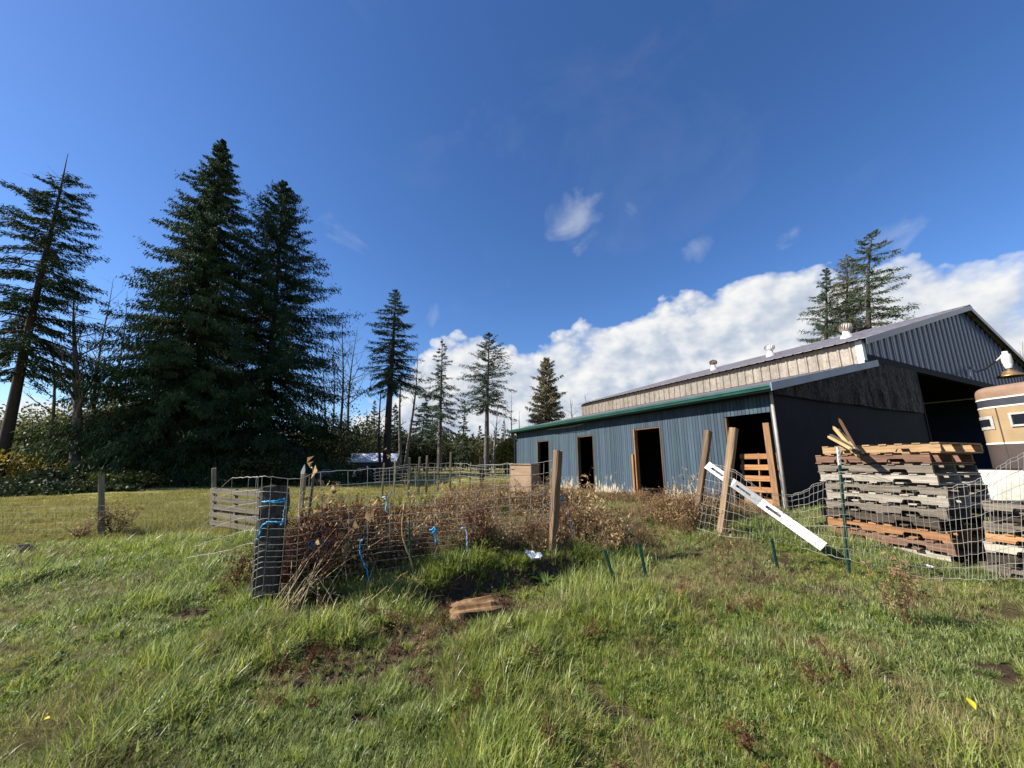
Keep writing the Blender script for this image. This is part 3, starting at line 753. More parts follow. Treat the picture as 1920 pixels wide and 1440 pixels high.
# the low stack at the right edge
q0 = at(1838, 1050, 4.9); z0 = g1(q0.x, q0.y) - .03
m5 = [WOOD_GREY, WOOD_DARK, WOOD_PALE, WOOD_ORANGE, WOOD_GREY, WOOD_DARK, WOOD_GREY]; l5 = ['lowest grey pallet of the low right stack, hidden deepest in the grass', 'second lowest dark pallet of the low right stack', 'pale pallet below the orange one in the low stack by the right edge', 'orange brown pallet in the low right stack', 'grey pallet just above the orange one in the low right stack', 'dark broken pallet second from the top of the low right stack', 'grey pallet on top of the low right stack']
for k in range(7):
    M = Matrix.Translation((q0.x + .05 * (k % 2) - .02 + .02 * (k % 3), q0.y - .03 * k, z0 + .128 * k)) @ Matrix.Rotation(R(-88 + 3 * (k % 3)), 4, 'Z')
    pallet(M, m5[k], l5[k], 80 + k, 'pallets of the low stack', missing=(1, 2, 5) if k == 6 else ())
# orange pallet standing in the doorway nearest the corner
Mb = Matrix.Translation(bw(0, 0, 0)) @ Matrix.Rotation(BA, 4, 'Z')
M = Mb @ Matrix.Translation((.34, 1.16, .0)) @ Matrix.Rotation(R(-90), 4, 'Z') @ Matrix.Rotation(R(83), 4, 'X') @ Matrix.Diagonal((.72, 1.16, 1, 1))
pal_cache.pop(WOOD_ORANGE.name, None)
def gate_pallet(M, m, n, label):
    """pallet seen from its slatted face: slats along X stacked up Y"""
    o = bpy.data.objects.new('pallet', None); COL.objects.link(o); o.matrix_world = M; tag(o, label, 'pallet')
    b = MB(); b.box((0, -.055, .09), (1.3, .055, .108)); me = b.mesh('slat', m)
    for k in range(n): link('slat', me, o, (0, .07 + (.92 * k / (n - 1)), 0))
    b = MB(); b.box((0, -.045, 0), (1.3, .045, .016)); me = b.mesh('slat', m)
    for k in range(3): link('slat', me, o, (0, .07 + .46 * k, 0))
    b = MB(); b.box((-.02, 0, .017), (.02, 1.06, .089)); me = b.mesh('stringer', m)
    for x in (.06, .65, 1.24): link('stringer', me, o, (x, 0, 0))
    return o
gate_pallet(M, WOOD_ORANGE, 5, 'orange slatted pallet standing across the doorway nearest the corner')

# loose stakes lying on the tall stack
STK = [wood('stake_wood_%d' % k, srgb(*a), srgb(*c)) for k, (a, c) in enumerate((((206, 176, 124), (160, 124, 80)), ((122, 92, 66), (84, 60, 42)), ((96, 92, 82), (60, 56, 50))))]
stakes = [((1600, 836), (1573, 785), 1, 'longest brown stake poking up from the tall pallet stack'), ((1590, 836), (1562, 800), 0, 'pale pointed stake beside the longest brown one on the pallets'),
          ((1585, 838), (1556, 815), 2, 'short dark stake in the bundle on the pallets'), ((1578, 836), (1552, 818), 0, 'short pale stake at the outer edge of the bundle on the pallets'),
          ((1596, 836), (1569, 804), 2, 'dark grey stake in the middle of the bundle on the pallets'), ((1593, 837), (1576, 812), 0, 'thin pale stake below the longest one on the pallets')]
for i, (a, c, mk, lb) in enumerate(stakes):
    P0 = at(a[0], a[1], 6.15); P1 = at(c[0], c[1], 6.6 + .03 * i)
    P0.z = STACK_TOP + .02; Mx = frame(P0, P1); L = (P1 - P0).length
    b = MB(); w = .016 + .003 * (i % 3)
    b.box((-.35, -w, -w), (L - .05, w, w)); b.add([(L - .05, -w, -w), (L - .05, w, -w), (L - .05, w, w), (L - .05, -w, w), (L + .02, 0, 0)], [(0, 1, 4), (1, 2, 4), (2, 3, 4), (3, 0, 4)])
    o = b.build('stake', STK[mk]); o.matrix_world = Mx; tag(o, lb, 'stake', 'stakes on the pallet stack')

# ------------------------------------------------------------------ posts
def post(name, base, top, w, d, m, label, cat='post', group=None, yaw=0, n=5, chip=.006, seed=0, sunk=.25):
    """squared post from its foot to the point on its top, with slightly uneven faces"""
    rr = random.Random(seed); base = Vector(base); top = Vector(top); ax = top - base; L = ax.length
    z = ax.normalized(); x = Vector((math.cos(yaw), math.sin(yaw), 0)); y = z.cross(x).normalized(); x = y.cross(z)
    M = Matrix((x, y, z)).transposed().to_4x4(); M.translation = base
    b = MB(); vs = []; zs = [-sunk] + [L * k / n for k in range(1, n + 1)]
    ch = .12 * w
    ring = [(-w / 2 + ch, -d / 2), (w / 2 - ch, -d / 2), (w / 2, -d / 2 + ch), (w / 2, d / 2 - ch), (w / 2 - ch, d / 2), (-w / 2 + ch, d / 2), (-w / 2, d / 2 - ch), (-w / 2, -d / 2 + ch)]
    for q in zs: vs += [(a + rr.uniform(-chip, chip), c + rr.uniform(-chip, chip), q + (rr.uniform(-chip, chip) * 2 if q == L else 0)) for a, c in ring]
    fs = [(i * 8 + k, i * 8 + (k + 1) % 8, i * 8 + 8 + (k + 1) % 8, i * 8 + 8 + k) for i in range(n) for k in range(8)] + [tuple((len(zs) - 1) * 8 + k for k in range(8))]
    b.add(vs, fs); o = b.build(name, m); o.matrix_world = M; return tag(o, label, cat, group)
def pix_post(name, pb, pt, w, d, m, label, depth=None, lean=0, **k):
    """foot at pixel pb on the ground, top at pixel pt (lean is metres towards the far side)"""
    B = ground(*pb) if depth is None else at(pb[0], pb[1], depth)
    if depth is not None: B.z = g1(B.x, B.y)
    dv = B.y * cp + (1.0 - EYE) * sp
    T = None
    for _ in range(6):
        z = above(Vector((B.x, B.y + lean, 0)), *pt)
        dd = (B.y + lean) * cp + (z - EYE) * sp; T = at(pt[0], pt[1], dd)
    return post(name, B, T, w, d, m, label, **k)
pix_post('fence_post', (494, 1138), (517, 914), .25, .22, WOOD_TIE, 'thick dark weathered timber post tied with blue twine', yaw=R(12), chip=.016, seed=1, n=16)
pix_post('fence_post', (1036, 1040), (1046, 845), .105, .10, WOOD_BROWN, 'brown squared post wrapped in wire and twine amid the garden weeds', yaw=R(35), seed=2)
pix_post('fence_post', (1305, 992), (1328, 808), .115, .11, WOOD_BROWN, 'leaning brown post behind the end of the white slotted rail', yaw=R(32), seed=3)
pix_post('fence_post', (1352, 1006), (1376, 803), .12, .115, wood('tan_post_wood', srgb(150, 126, 98), srgb(104, 84, 62), axis=2), 'leaning tan post in front of the white slotted rail', yaw=R(30), seed=4)
pix_post('fence_post', (904, 915), (903, 858), .17, .16, wood('black_post_wood', srgb(62, 54, 46), srgb(36, 32, 28), axis=2), 'short black post by the box in front of the far pasture', depth=14.5, seed=5)
ROUND = wood('round_post_wood', srgb(150, 140, 116), srgb(104, 96, 76), axis=2)
pix_post('fence_post', (190, 1004), (190, 891), .11, .10, ROUND, 'grey post standing in the pasture beside the brown bramble bush', seed=6, yaw=R(40))
pix_post('fence_post', (401, 988), (401, 878), .10, .10, ROUND, 'grey post at the end of the weathered slatted pallet', seed=7, yaw=R(40), depth=9.7)
pix_post('fence_post', (563, 985), (570, 888), .075, .07, wood('pale_stake_wood', srgb(190, 176, 144), srgb(150, 132, 100), axis=2), 'pale crooked stake capped with a white scrap behind the thick post', seed=8, depth=7.2)
b = MB(); c0 = at(568, 884, 7.15); 
vs = [];
for k in range(7):
    q = k / 6; w_ = .035 * (1 - q) * (1 + .5 * math.sin(3 * q)); vs += [(-w_ + .02 * q, -.012, .17 * q), (w_ + .02 * q, -.012, .17 * q), (w_ + .02 * q, .012, .17 * q), (-w_ + .02 * q, .012, .17 * q)]
b.add(vs, [(4 * i + k, 4 * i + (k + 1) % 4, 4 * i + 4 + (k + 1) % 4, 4 * i + 4 + k) for i in range(6) for k in range(4)] + [(0, 1, 2, 3)])
o = b.build('white_scrap', WHITE_PAINT); o.location = c0 - Vector((0, 0, .04)); tag(o, 'white scrap stuck on top of the crooked stake', 'scrap')
b = MB(); p0 = at(577, 985, 7.0); p0.z = g1(p0.x, p0.y) - .2; zt = at(579, 878, 7.0).z
b.tube([(p0.x, p0.y, p0.z), (p0.x + .01, p0.y, zt - .05), (p0.x - .01, p0.y, zt), (p0.x - .05, p0.y, zt + .01)], .022, 7); tag(b.build('metal_stake', plain('dull_steel', srgb(96, 96, 90), .5, .5, .4)), 'hooked grey metal stake next to the crooked pale stake', 'stake')
far_posts = [(768, 858, 893, 'first'), (787, 857, 893, ''), (801, 854, 893, ''), (822, 850, 896, ''), (845, 848, 898, ''), (741, 866, 890, ''), (720, 868, 890, ''), (862, 866, 893, ''), (881, 868, 895, '')]
desc = ['thin stake left of the pair of stakes beyond the garden fence', 'slim stake between two taller ones in the row beyond the garden', 'upright stake third along the row beyond the garden', 'tall pale stake in front of the pale fir trunk', 'tallest stake in the row, right of the pale fir trunk', 'short thin stake in shade at the dark end of the row', 'lowest stake at the dark end of the row', 'short slanted stake between the tallest stake and the black post', 'slender short stake just left of the black post']
for i, (px, pt, pb, _) in enumerate(far_posts):
    d = 15.5 + .15 * i; B = at(px, 880, d); B.z = g1(B.x, B.y); T = at(px + (2 if i > 6 else 0), pt, d)
    post('stake', B, T, .085 if i < 5 else .06, .08, ROUND, desc[i], 'stake', 'stakes in the row beyond the garden', seed=20 + i, n=2)
# green steel T-posts
def tpost(pb, pt, label, depth=None, white=0, lean=0):
    B = ground(*pb) if depth is None else at(pb[0], pb[1], depth); B.z = g1(B.x, B.y)
    z = above(B, *pt); dd = B.y * cp + (z - EYE) * sp; T = at(pt[0], pt[1], dd); Mx = frame(B, T, Vector((0, 1, 0))); L = (T - B).length
    t = bpy.data.objects.new('steel_post', None); COL.objects.link(t); t.matrix_world = Mx; tag(t, label, 'post', 'green steel T-posts')
    b = MB(); b.box((-.3, -.018, -.003), (L - white, .018, .003)); b.box((-.3, -.003, .0035), (L - white, .003, .03))
    for k in range(int((L - white) / .055)): b.box((.03 + k * .055, -.008, -.008), (.05 + k * .055, .008, -.0035))
    b.build('shaft', GREEN_STEEL, t)
    if white:
        b = MB(); b.box((L - white, -.018, -.003), (L, .018, .003)); b.box((L - white, -.003, .0035), (L, .003, .03))
        for k in range(int(white / .055)): b.box((L - white + .01 + k * .055, -.008, -.008), (L - white + .03 + k * .055, .008, -.0035))
        b.build('tip', WHITE_PAINT, t)
    return t
tpost((1597, 1100), (1572, 838), 'green steel post with white tip in front of the tall pallet stack', 4.75, .24)
tpost((1155, 1102), (1134, 1030), 'short green steel post leaning over the bank, nearest the leafy plant')
tpost((1213, 1090), (1199, 1018), 'short green steel post right of the shadowed hollow')
tpost((1459, 1070), (1447, 1010), 'short green steel post in the grass below the white rail')

# ------------------------------------------------------------------ white slotted rail leaning across the posts
A = at(1326, 872, 6.9); C_ = at(1545, 1026, 5.3)
Mx = frame(A, C_, Vector((.35, .2, 1))) ; L = (C_ - A).length
rail = bpy.data.objects.new('slotted_rail', None); COL.objects.link(rail); rail.matrix_world = Mx
tag(rail, 'long white slotted rail leaning from the brown posts down into the grass', 'rail')
b = MB(); hw = .070; sl = [(.10, .34), (.60, .86), (1.12, 1.36)]; x = 0
for (s0, s1) in sl:
    b.box((x, -.02, -hw), (s0, .02, hw)); b.box((s0, -.02, -hw), (s1, .02, -.020)); b.box((s0, -.02, .020), (s1, .02, hw)); x = s1
b.box((x, -.02, -hw), (L, .02, hw)); b.build('rail_board', WHITE_PAINT, rail)
b = MB(); b.box((.55, -.0235, -hw - .003), (.60, -.0205, hw + .003)); b.box((.60, -.0235, -hw - .003), (.86, -.0205, -.022)); b.box((.60, -.0235, .022), (.86, -.0205, hw + .003)); b.box((.86, -.0235, -hw - .003), (1.02, -.0205, hw + .003)); 
b.build('patch', plain('grey_patch', srgb(128, 130, 132), .6), rail)
b = MB(); b.box((-.004, .0205, -hw), (L, .045, hw)); b.build('rail_back', plain('rail_painted_shade', (.05, .05, .05, 1), .8), rail)  # dark back board: the rail's shaded side put into the colour

# ------------------------------------------------------------------ plywood box on legs
PLY = wood('aged_plywood', srgb(190, 164, 134), srgb(158, 130, 102), bstr=.2)
bc = at(984, 895, 9.3); bt = at(984, 869, 9.3).z; bb_ = at(984, 921, 9.3).z; bg = g1(bc.x, bc.y)
box = empty('plywood_box', (bc.x, bc.y, bg), R(-32), 'pale plywood box with split lid standing before the farthest doorway', 'box')
w2 = .29; zl, zh = bb_ - bg, bt - bg
b = MB(); b.box((-w2, -.2, zl), (w2, .2, zh - .03)); b.build('box_body', PLY, box)
for (x0, x1) in ((-w2 - .015, -.09), (-.075, w2 + .015)):
    b = MB(); b.box((x0, -.225, zh - .028), (x1, .21, zh)); b.build('lid_board', PLY, box)
for x_ in (-.2, .2):
    for y_ in (-.15, .15): b = MB(); b.box((x_ - .025, y_ - .025, -.1), (x_ + .025, y_ + .025, zl - .002)); b.build('leg', WOOD_PALE, box)
b = MB(); b.box((-.26, -.206, zh - .15), (-.18, -.2005, zh - .13)); b.build('latch', WOOD_DARK, box)

# weathered pallet standing as a gate, left of the thick post
P0 = at(404, 985, 9.4); P0.z = g1(P0.x, P0.y); P1 = at(500, 985, 8.3); ang = math.atan2(P1.y - P0.y, P1.x - P0.x)
hz_ = above(P0, 410, 912) - P0.z
M = Matrix.Translation(P0) @ Matrix.Rotation(ang, 4, 'Z') @ Matrix.Rotation(R(97), 4, 'X') @ Matrix.Diagonal(((P1.xy - P0.xy).length / 1.3, hz_ / 1.06, 1, 1))
gate_pallet(M, wood('old_grey_slats', srgb(134, 124, 106), srgb(84, 78, 68)), 6, 'weathered grey slatted pallet standing upright behind the thick post')

# ------------------------------------------------------------------ log and litter
lp = ground(890, 1162); lg = empty('log_chunk', lp + Vector((0, 0, .085)), R(12), 'broken split log chunk lying on the dug soil', 'log')
LOGM = wood('split_log_wood', srgb(158, 124, 86), srgb(46, 35, 26), bstr=1.0, freq=17)
poly = [(.125, -.06), (.15, .015), (.085, .075), (.045, .066), (.0, .088), (-.03, .070), (-.095, .098), (-.14, .055), (-.15, -.03), (-.09, -.075)]
b = MB(); n = 13; rr = random.Random(4); vs = []; ringn = len(poly)
for i in range(n + 1):
    q = i / n; ta = 1 - .30 * max(0, abs(q - .5) * 2 - .75) / .25; tw_ = .35 * (q - .5)
    for k, (py_, pz_) in enumerate(poly):
        g_ = 1 + .45 * (float(vnoise(np.array([k * 3.3]), np.array([q * 3.]), 6)[0]) - .5)
        y_, z_ = py_ * ta * g_, pz_ * ta * g_
        vs.append((-.25 + .50 * q + (rr.uniform(-.035, .035) if i in (0, n) else rr.uniform(-.006, .006)), y_ * math.cos(tw_) - z_ * math.sin(tw_), y_ * math.sin(tw_) + z_ * math.cos(tw_) + rr.uniform(-.004, .004)))
b.add(vs, [(i * ringn + k, i * ringn + (k + 1) % ringn, (i + 1) * ringn + (k + 1) % ringn, (i + 1) * ringn + k) for i in range(n) for k in range(ringn)] + [tuple(range(ringn)), tuple(n * ringn + k for k in range(ringn))])
b.build('split_wood', LOGM, lg)
b = MB(); vs2 = [(p[0] * .93, p[1] * 1.07, p[2] * 1.07 - .004) for p in vs]
b.add(vs2, [(i * ringn + k, i * ringn + (k + 1) % ringn, (i + 1) * ringn + (k + 1) % ringn, (i + 1) * ringn + k) for i in range(1, n - 1) for k in (6, 7, 8)]); b.build('bark', WOOD_DARK, lg); lg.scale = (.95, .95, .95); lg.rotation_euler = (R(32), R(-6), R(12))
def scrap(name, px, py, size, m, label, cat, seed=0, lift=.03):
    p = ground(px, py); rr = random.Random(seed); n = 6; V = []
    for j in range(n + 1):
        for i in range(n + 1):
            V.append(((i / n - .5) * size[0] + rr.uniform(-.1, .1) * size[0], (j / n - .5) * size[1] + rr.uniform(-.1, .1) * size[1], rr.uniform(0, size[2])))
    q = [(j * 7 + i, j * 7 + i + 1, j * 7 + i + 8, j * 7 + i + 7) for j in range(n) for i in range(n)]
    o = link(name, np_mesh(name, np.array(V), np.array(q), m, True)); o.location = p + Vector((0, 0, lift)); o.rotation_euler = (rr.uniform(-.2, .2), rr.uniform(-.2, .2), rr.uniform(0, 6)); return tag(o, label, cat)
PLASTIC = plain('milky_plastic_film', srgb(205, 212, 222), .3, 0, .6, .2, 20, .3)
scrap('plastic_bag', 1000, 1064, (.20, .14, .10), PLASTIC, 'crumpled clear plastic bag beside the leafy green plant', 'bag', 3, .10)
scrap('paper_scrap', 1746, 1077, (.10, .05, .02), WHITE_PAINT, 'small white scrap in the grass under the tall pallet stack', 'scrap', 5, .09)
YEL = leafy('yellow_leaf_skin', [srgb(214, 190, 40), srgb(226, 200, 60)], .5, .2)
p = ground(1836, 1362); b = MB(); vs = []
for k in range(7):
    q = k / 6; w_ = .016 * math.sin(math.pi * min(1, q * .95 + .03)) + .001; vs += [(-w_, .1 * q, .012 * math.sin(3 * q)), (0, .1 * q, -.004 + .012 * math.sin(3 * q)), (w_, .1 * q, .012 * math.sin(3 * q))]
b.add(vs, [(3 * i + k, 3 * i + k + 1, 3 * i + 4 + k, 3 * i + 3 + k) for i in range(6) for k in (0, 1)], True); o = b.build('fallen_leaf', YEL); o.location = p + Vector((0, 0, .09)); o.rotation_euler = (.15, .1, R(-28)); tag(o, 'single yellow leaf lying on the grass near the right edge', 'leaf')
p = ground(72, 1388); o2 = o.copy(); COL.objects.link(o2); o2.location = p + Vector((0, 0, .10)); o2.rotation_euler = (.2, .1, R(-75)); o2.scale = (.8, .35, .7); tag(o2, 'small yellowish leaf in the grass near the left edge', 'leaf')
# ------------------------------------------------------------------ wire fences: every wire a part
def interp(cols, u):
    n = len(cols) - 1; t = u * n; i = min(int(t), n - 1); t -= i
    def cr(k):
        p = [cols[min(max(i + j, 0), n)][k] for j in (-1, 0, 1, 2)]
        return .5 * ((2 * p[1]) + (p[2] - p[0]) * t + (2 * p[0] - 5 * p[1] + 4 * p[2] - p[3]) * t * t + (3 * p[1] - p[0] - 3 * p[2] + p[3]) * t ** 3)
    return cr(0), cr(1)
def fence(name, label, cols, rows, nv, rad, amp=.02, seed=0, seg=60, vs_rows=None, skew=0, group=None, m=None):
    """cols: (top, bottom) control points along the run; rows: fractions from the top of the horizontal wires; nv: uprights"""
    rr = random.Random(seed); m = m or WIRE
    def P(u, f):
        t, b_ = interp(cols, min(max(u, 0), 1)); p = t.lerp(b_, f)
        s = u * len(cols) * 1.7
        p = p + Vector((float(vnoise(np.array([s * 3]), np.array([f * 3.]), seed)[0]) - .5, float(vnoise(np.array([s * 2]), np.array([f * 2.5]), seed + 5)[0]) - .5, float(vnoise(np.array([s * 4]), np.array([f * 4.]), seed + 9)[0]) - .5)) * amp * 2
        return p
    o = empty(name, interp(cols, .5)[1]); tag(o, label, 'fence', group); off = o.location
    for k, f in enumerate(rows):
        r = rad * (1.25 if k in (0, len(rows) - 1) else 1)
        b = MB(); b.tube([P(i / seg, f) - off for i in range(seg + 1)], r, 4, False); b.build('wire', m, o)
    for k in range(nv):
        u = (k + .5) / nv; j = rr.uniform(-.15, .15) / nv; last = rows[-1] if not vs_rows else vs_rows(u)
        b = MB(); fr = [r for r in rows if r <= last + 1e-6]; pts = []
        for a, c in zip(fr[:-1], fr[1:]): pts += [P(u + j + skew * a, a), P(u + j + skew * (a + c) / 2, (a + c) / 2)]
        pts.append(P(u + j + skew * fr[-1], fr[-1])); b.tube([p - off for p in pts], rad * .9, 4, False); b.build('wire', m, o)
    return o
def cc(*L): return [(at(a, b, d), at(e, f, g)) for a, b, d, e, f, g in L]
rowsA = [0, .125, .245, .355, .44, .51, .575, .63, .68, .725, .77, .84, .92, 1.0]
fence('wire_fence', 'loose curled end of woven fence drooping left of the thick dark post', cc(
    (394, 948, 4.9, 350, 1046, 4.9), (427, 901, 4.5, 418, 1034, 4.5), (470, 895, 4.2, 462, 1020, 4.2), (484, 895, 4.1, 478, 1018, 4.05)), [0, .2, .4, .6, .8, 1.0], 4, .0030, .008, 6, 40)
fence('wire_fence', 'grey woven wire fence hung on the thick dark timber post with blue twine', cc(
    (484, 895, 4.08, 472, 1128, 3.98), (502, 894, 4.0, 485, 1118, 3.92), (560, 897, 4.12, 545, 1112, 4.05), (600, 886, 4.35, 605, 1102, 4.3), (690, 880, 4.7, 690, 1088, 4.65),
    (775, 876, 4.95, 780, 1075, 4.9), (860, 879, 5.2, 862, 1062, 5.15), (935, 872, 5.4, 935, 1048, 5.35), (1004, 868, 5.52, 1002, 1040, 5.5), (1040, 862, 5.56, 1036, 1034, 5.55)),
    rowsA, 19, .0032, .008, 3, 90, vs_rows=lambda u: rowsA[10] if .30 < u < .60 else rowsA[-1])
fence('wire_fence', 'sagging woven wire fence between the leaning brown posts and the tall pallet stack', cc(
    (1326, 868, 6.02, 1306, 990, 5.95), (1374, 880, 5.45, 1352, 1004, 5.45), (1425, 915, 5.2, 1420, 1012, 5.2), (1480, 928, 5.25, 1480, 1020, 5.25), (1535, 905, 5.0, 1530, 1035, 5.05), (1580, 884, 4.78, 1592, 1050, 4.8), (1640, 893, 4.72, 1650, 1066, 4.68),
    (1710, 916, 4.62, 1720, 1082, 4.58), (1780, 913, 4.5, 1788, 1085, 4.45), (1840, 896, 4.25, 1840, 1086, 4.18), (1885, 868, 3.95, 1885, 1084, 3.9), (1940, 838, 3.7, 1945, 1084, 3.7)),
    [0, .03, .13, .25, .37, .49, .62, .75, .88, 1.0], 62, .0023, .011, 21, 120, skew=.012)
fence('wire_fence', 'fine wire fence along the near edge of the pasture, held by the two grey posts', cc(
    (-120, 952, 8.0, -120, 1020, 8.0), (30, 950, 8.3, 30, 1012, 8.3), (190, 948, 8.6, 190, 1004, 8.6), (300, 940, 9.2, 300, 992, 9.2), (400, 928, 9.75, 400, 985, 9.75)), [0, .18, .36, .54, .72, .88, 1.0], 40, .0026, .012, 31, 50)
fence('wire_fence', 'far wire fence strung along the row of thin stakes beyond the garden', cc(
    (700, 880, 15.3, 700, 905, 15.3), (780, 871, 15.6, 780, 900, 15.6), (850, 869, 16, 850, 899, 16), (903, 872, 14.3, 903, 905, 14.3), (960, 868, 12.5, 960, 912, 12.5)), [0, .25, .5, .75, 1.0], 26, .006, .03, 41, 40)
# ------------------------------------------------------------------ twine
def twine(pts, m, label, r=.006, jit=.004, seed=0, group='twine tied to the fence'):
    rr = random.Random(seed); P = [at(*p) for p in pts]; Q = []
    for i in range(len(P) - 1):
        for k in range(6):
            q = P[i].lerp(P[i + 1], k / 6); Q.append(q + Vector((rr.uniform(-jit, jit), rr.uniform(-jit, jit), rr.uniform(-jit, jit))))
    Q.append(P[-1]); o = P[0]; b = MB(); b.tube([q - o for q in Q], r, 5)
    t = b.build('twine', m); t.location = o; tag(t, label, 'twine', group); return t
twine([(492, 941, 3.92), (505, 940, 3.88), (522, 938, 3.9), (535, 935, 4.0), (533, 941, 4.0), (515, 943, 3.9), (495, 940, 3.92)], TWINE, 'blue twine wound round the top of the thick post', .007, .006, 1)
twine([(536, 935, 4.0), (533, 955, 4.0), (531, 970, 4.0), (528, 985, 4.0)], PALE_TWINE, 'pale blue twine hanging down the right edge of the thick post', .006, .006, 2)
twine([(484, 1012, 3.9), (490, 988, 3.88), (502, 978, 3.86), (520, 980, 3.86), (532, 978, 3.92), (527, 985, 3.92)], TWINE, 'lower blue twine knotted round the thick post', .009, .005, 3)
twine([(580, 1018, 4.35), (596, 1017, 4.32), (613, 1015, 4.35), (612, 1020, 4.33), (590, 1022, 4.32), (581, 1021, 4.34), (600, 1019, 4.3), (584, 1023, 4.33), (590, 1037, 4.3), (600, 1058, 4.3)], TWINE, 'bright blue twine bundle on the lower fence wire with a loose tail', .011, .007, 4)
twine([(682, 1007, 4.6), (676, 1018, 4.58), (674, 1028, 4.58), (678, 1045, 4.55), (688, 1070, 4.5), (693, 1098, 4.45)], TWINE, 'long blue twine dangling from the fence above the dug hollow', .009, .005, 5)
twine([(717, 933, 4.75), (722, 932, 4.72), (725, 940, 4.72), (724, 956, 4.72), (727, 962, 4.72)], PALE_TWINE, 'faded twine tied to an upright wire left of the weeds', .010, .006, 6)
twine([(806, 994, 5.0), (815, 990, 4.96), (820, 996, 4.96), (812, 998, 4.95), (817, 1010, 4.95), (820, 1018, 4.95)], TWINE, 'blue twine knot with green tuft in the middle of the weeds', .012, .008, 7)
twine([(865, 990, 5.1), (873, 988, 5.1), (875, 1000, 5.08), (876, 1020, 5.05), (877, 1045, 5.0)], PALE_TWINE, 'pale twine hanging on the fence between the knot and the brown post', .008, .006, 8)
twine([(1034, 932, 5.5), (1045, 931, 5.48), (1054, 932, 5.5), (1055, 937, 5.5), (1040, 936, 5.48), (1032, 940, 5.5), (1033, 960, 5.48), (1042, 975, 5.45), (1043, 1010, 5.4)], TWINE, 'blue twine looped round the brown squared post in the weeds', .009, .006, 9)
twine([(1056, 936, 5.5), (1062, 955, 5.45), (1070, 985, 5.4), (1073, 1008, 5.35)], PALE_TWINE, 'pale twine trailing to the right of the brown squared post', .006, .006, 10)
# thin stakes and a broken rod by the mid fence
for (a, c, d, mm, lb) in (((772, 1150), (753, 945), 4.75, 'pale', 'bare pale cane leaning against the torn middle of the fence'), ((776, 1060), (766, 975), 4.85, 'dark', 'short dark rod standing beside the bare pale cane')):
    T = at(c[0], c[1], d); B = at(a[0], a[1], d - .1); B.z = g1(B.x, B.y) - .1; b = MB(); pts = [B.lerp(T, k / 8) + Vector((.04 * math.sin(k * .9) if mm == 'pale' else 0, 0, 0)) for k in range(9)]
    b.tube([p - B for p in pts], [.010 if mm == 'pale' else .014] * 9, 6); o = b.build('stake', STK[0] if mm == 'pale' else GREEN_STEEL); o.location = B; tag(o, lb, 'stake')

# ------------------------------------------------------------------ far house roof behind the trees
hp = at(705, 868, 43); hgz = g1(hp.x, hp.y); hs = empty('house', (hp.x, hp.y, hgz), R(8), 'low house with bright white roof far behind the trees', 'house')
zr1, zr0 = at(705, 853, 43).z - hgz, at(705, 867, 43).z - hgz
WROOF = plain('white_metal_roof', (.8, .8, .8, 1), .4, 0, .4, .05, 1, 0)
b = MB(); b.box((-2.3, -1.6, -.1), (2.3, 1.6, zr0 - .03)); b.build('wall', plain('grey_house_wall', srgb(96, 92, 88), .8), hs)
b = MB(); b.prism([(-2.0, zr0), (0, zr1 + .1), (2.0, zr0), (2.0, zr0 + .08), (0, zr1 + .2), (-2.0, zr0 + .08)], 0, -2.6, 2.5); b.build('roof', WROOF, hs)
for x_ in (-1.4, .1, 1.5): b = MB(); b.box((x_ - .3, -1.64, .7), (x_ + .3, -1.603, zr0 - .35)); b.build('window', GLASS, hs)

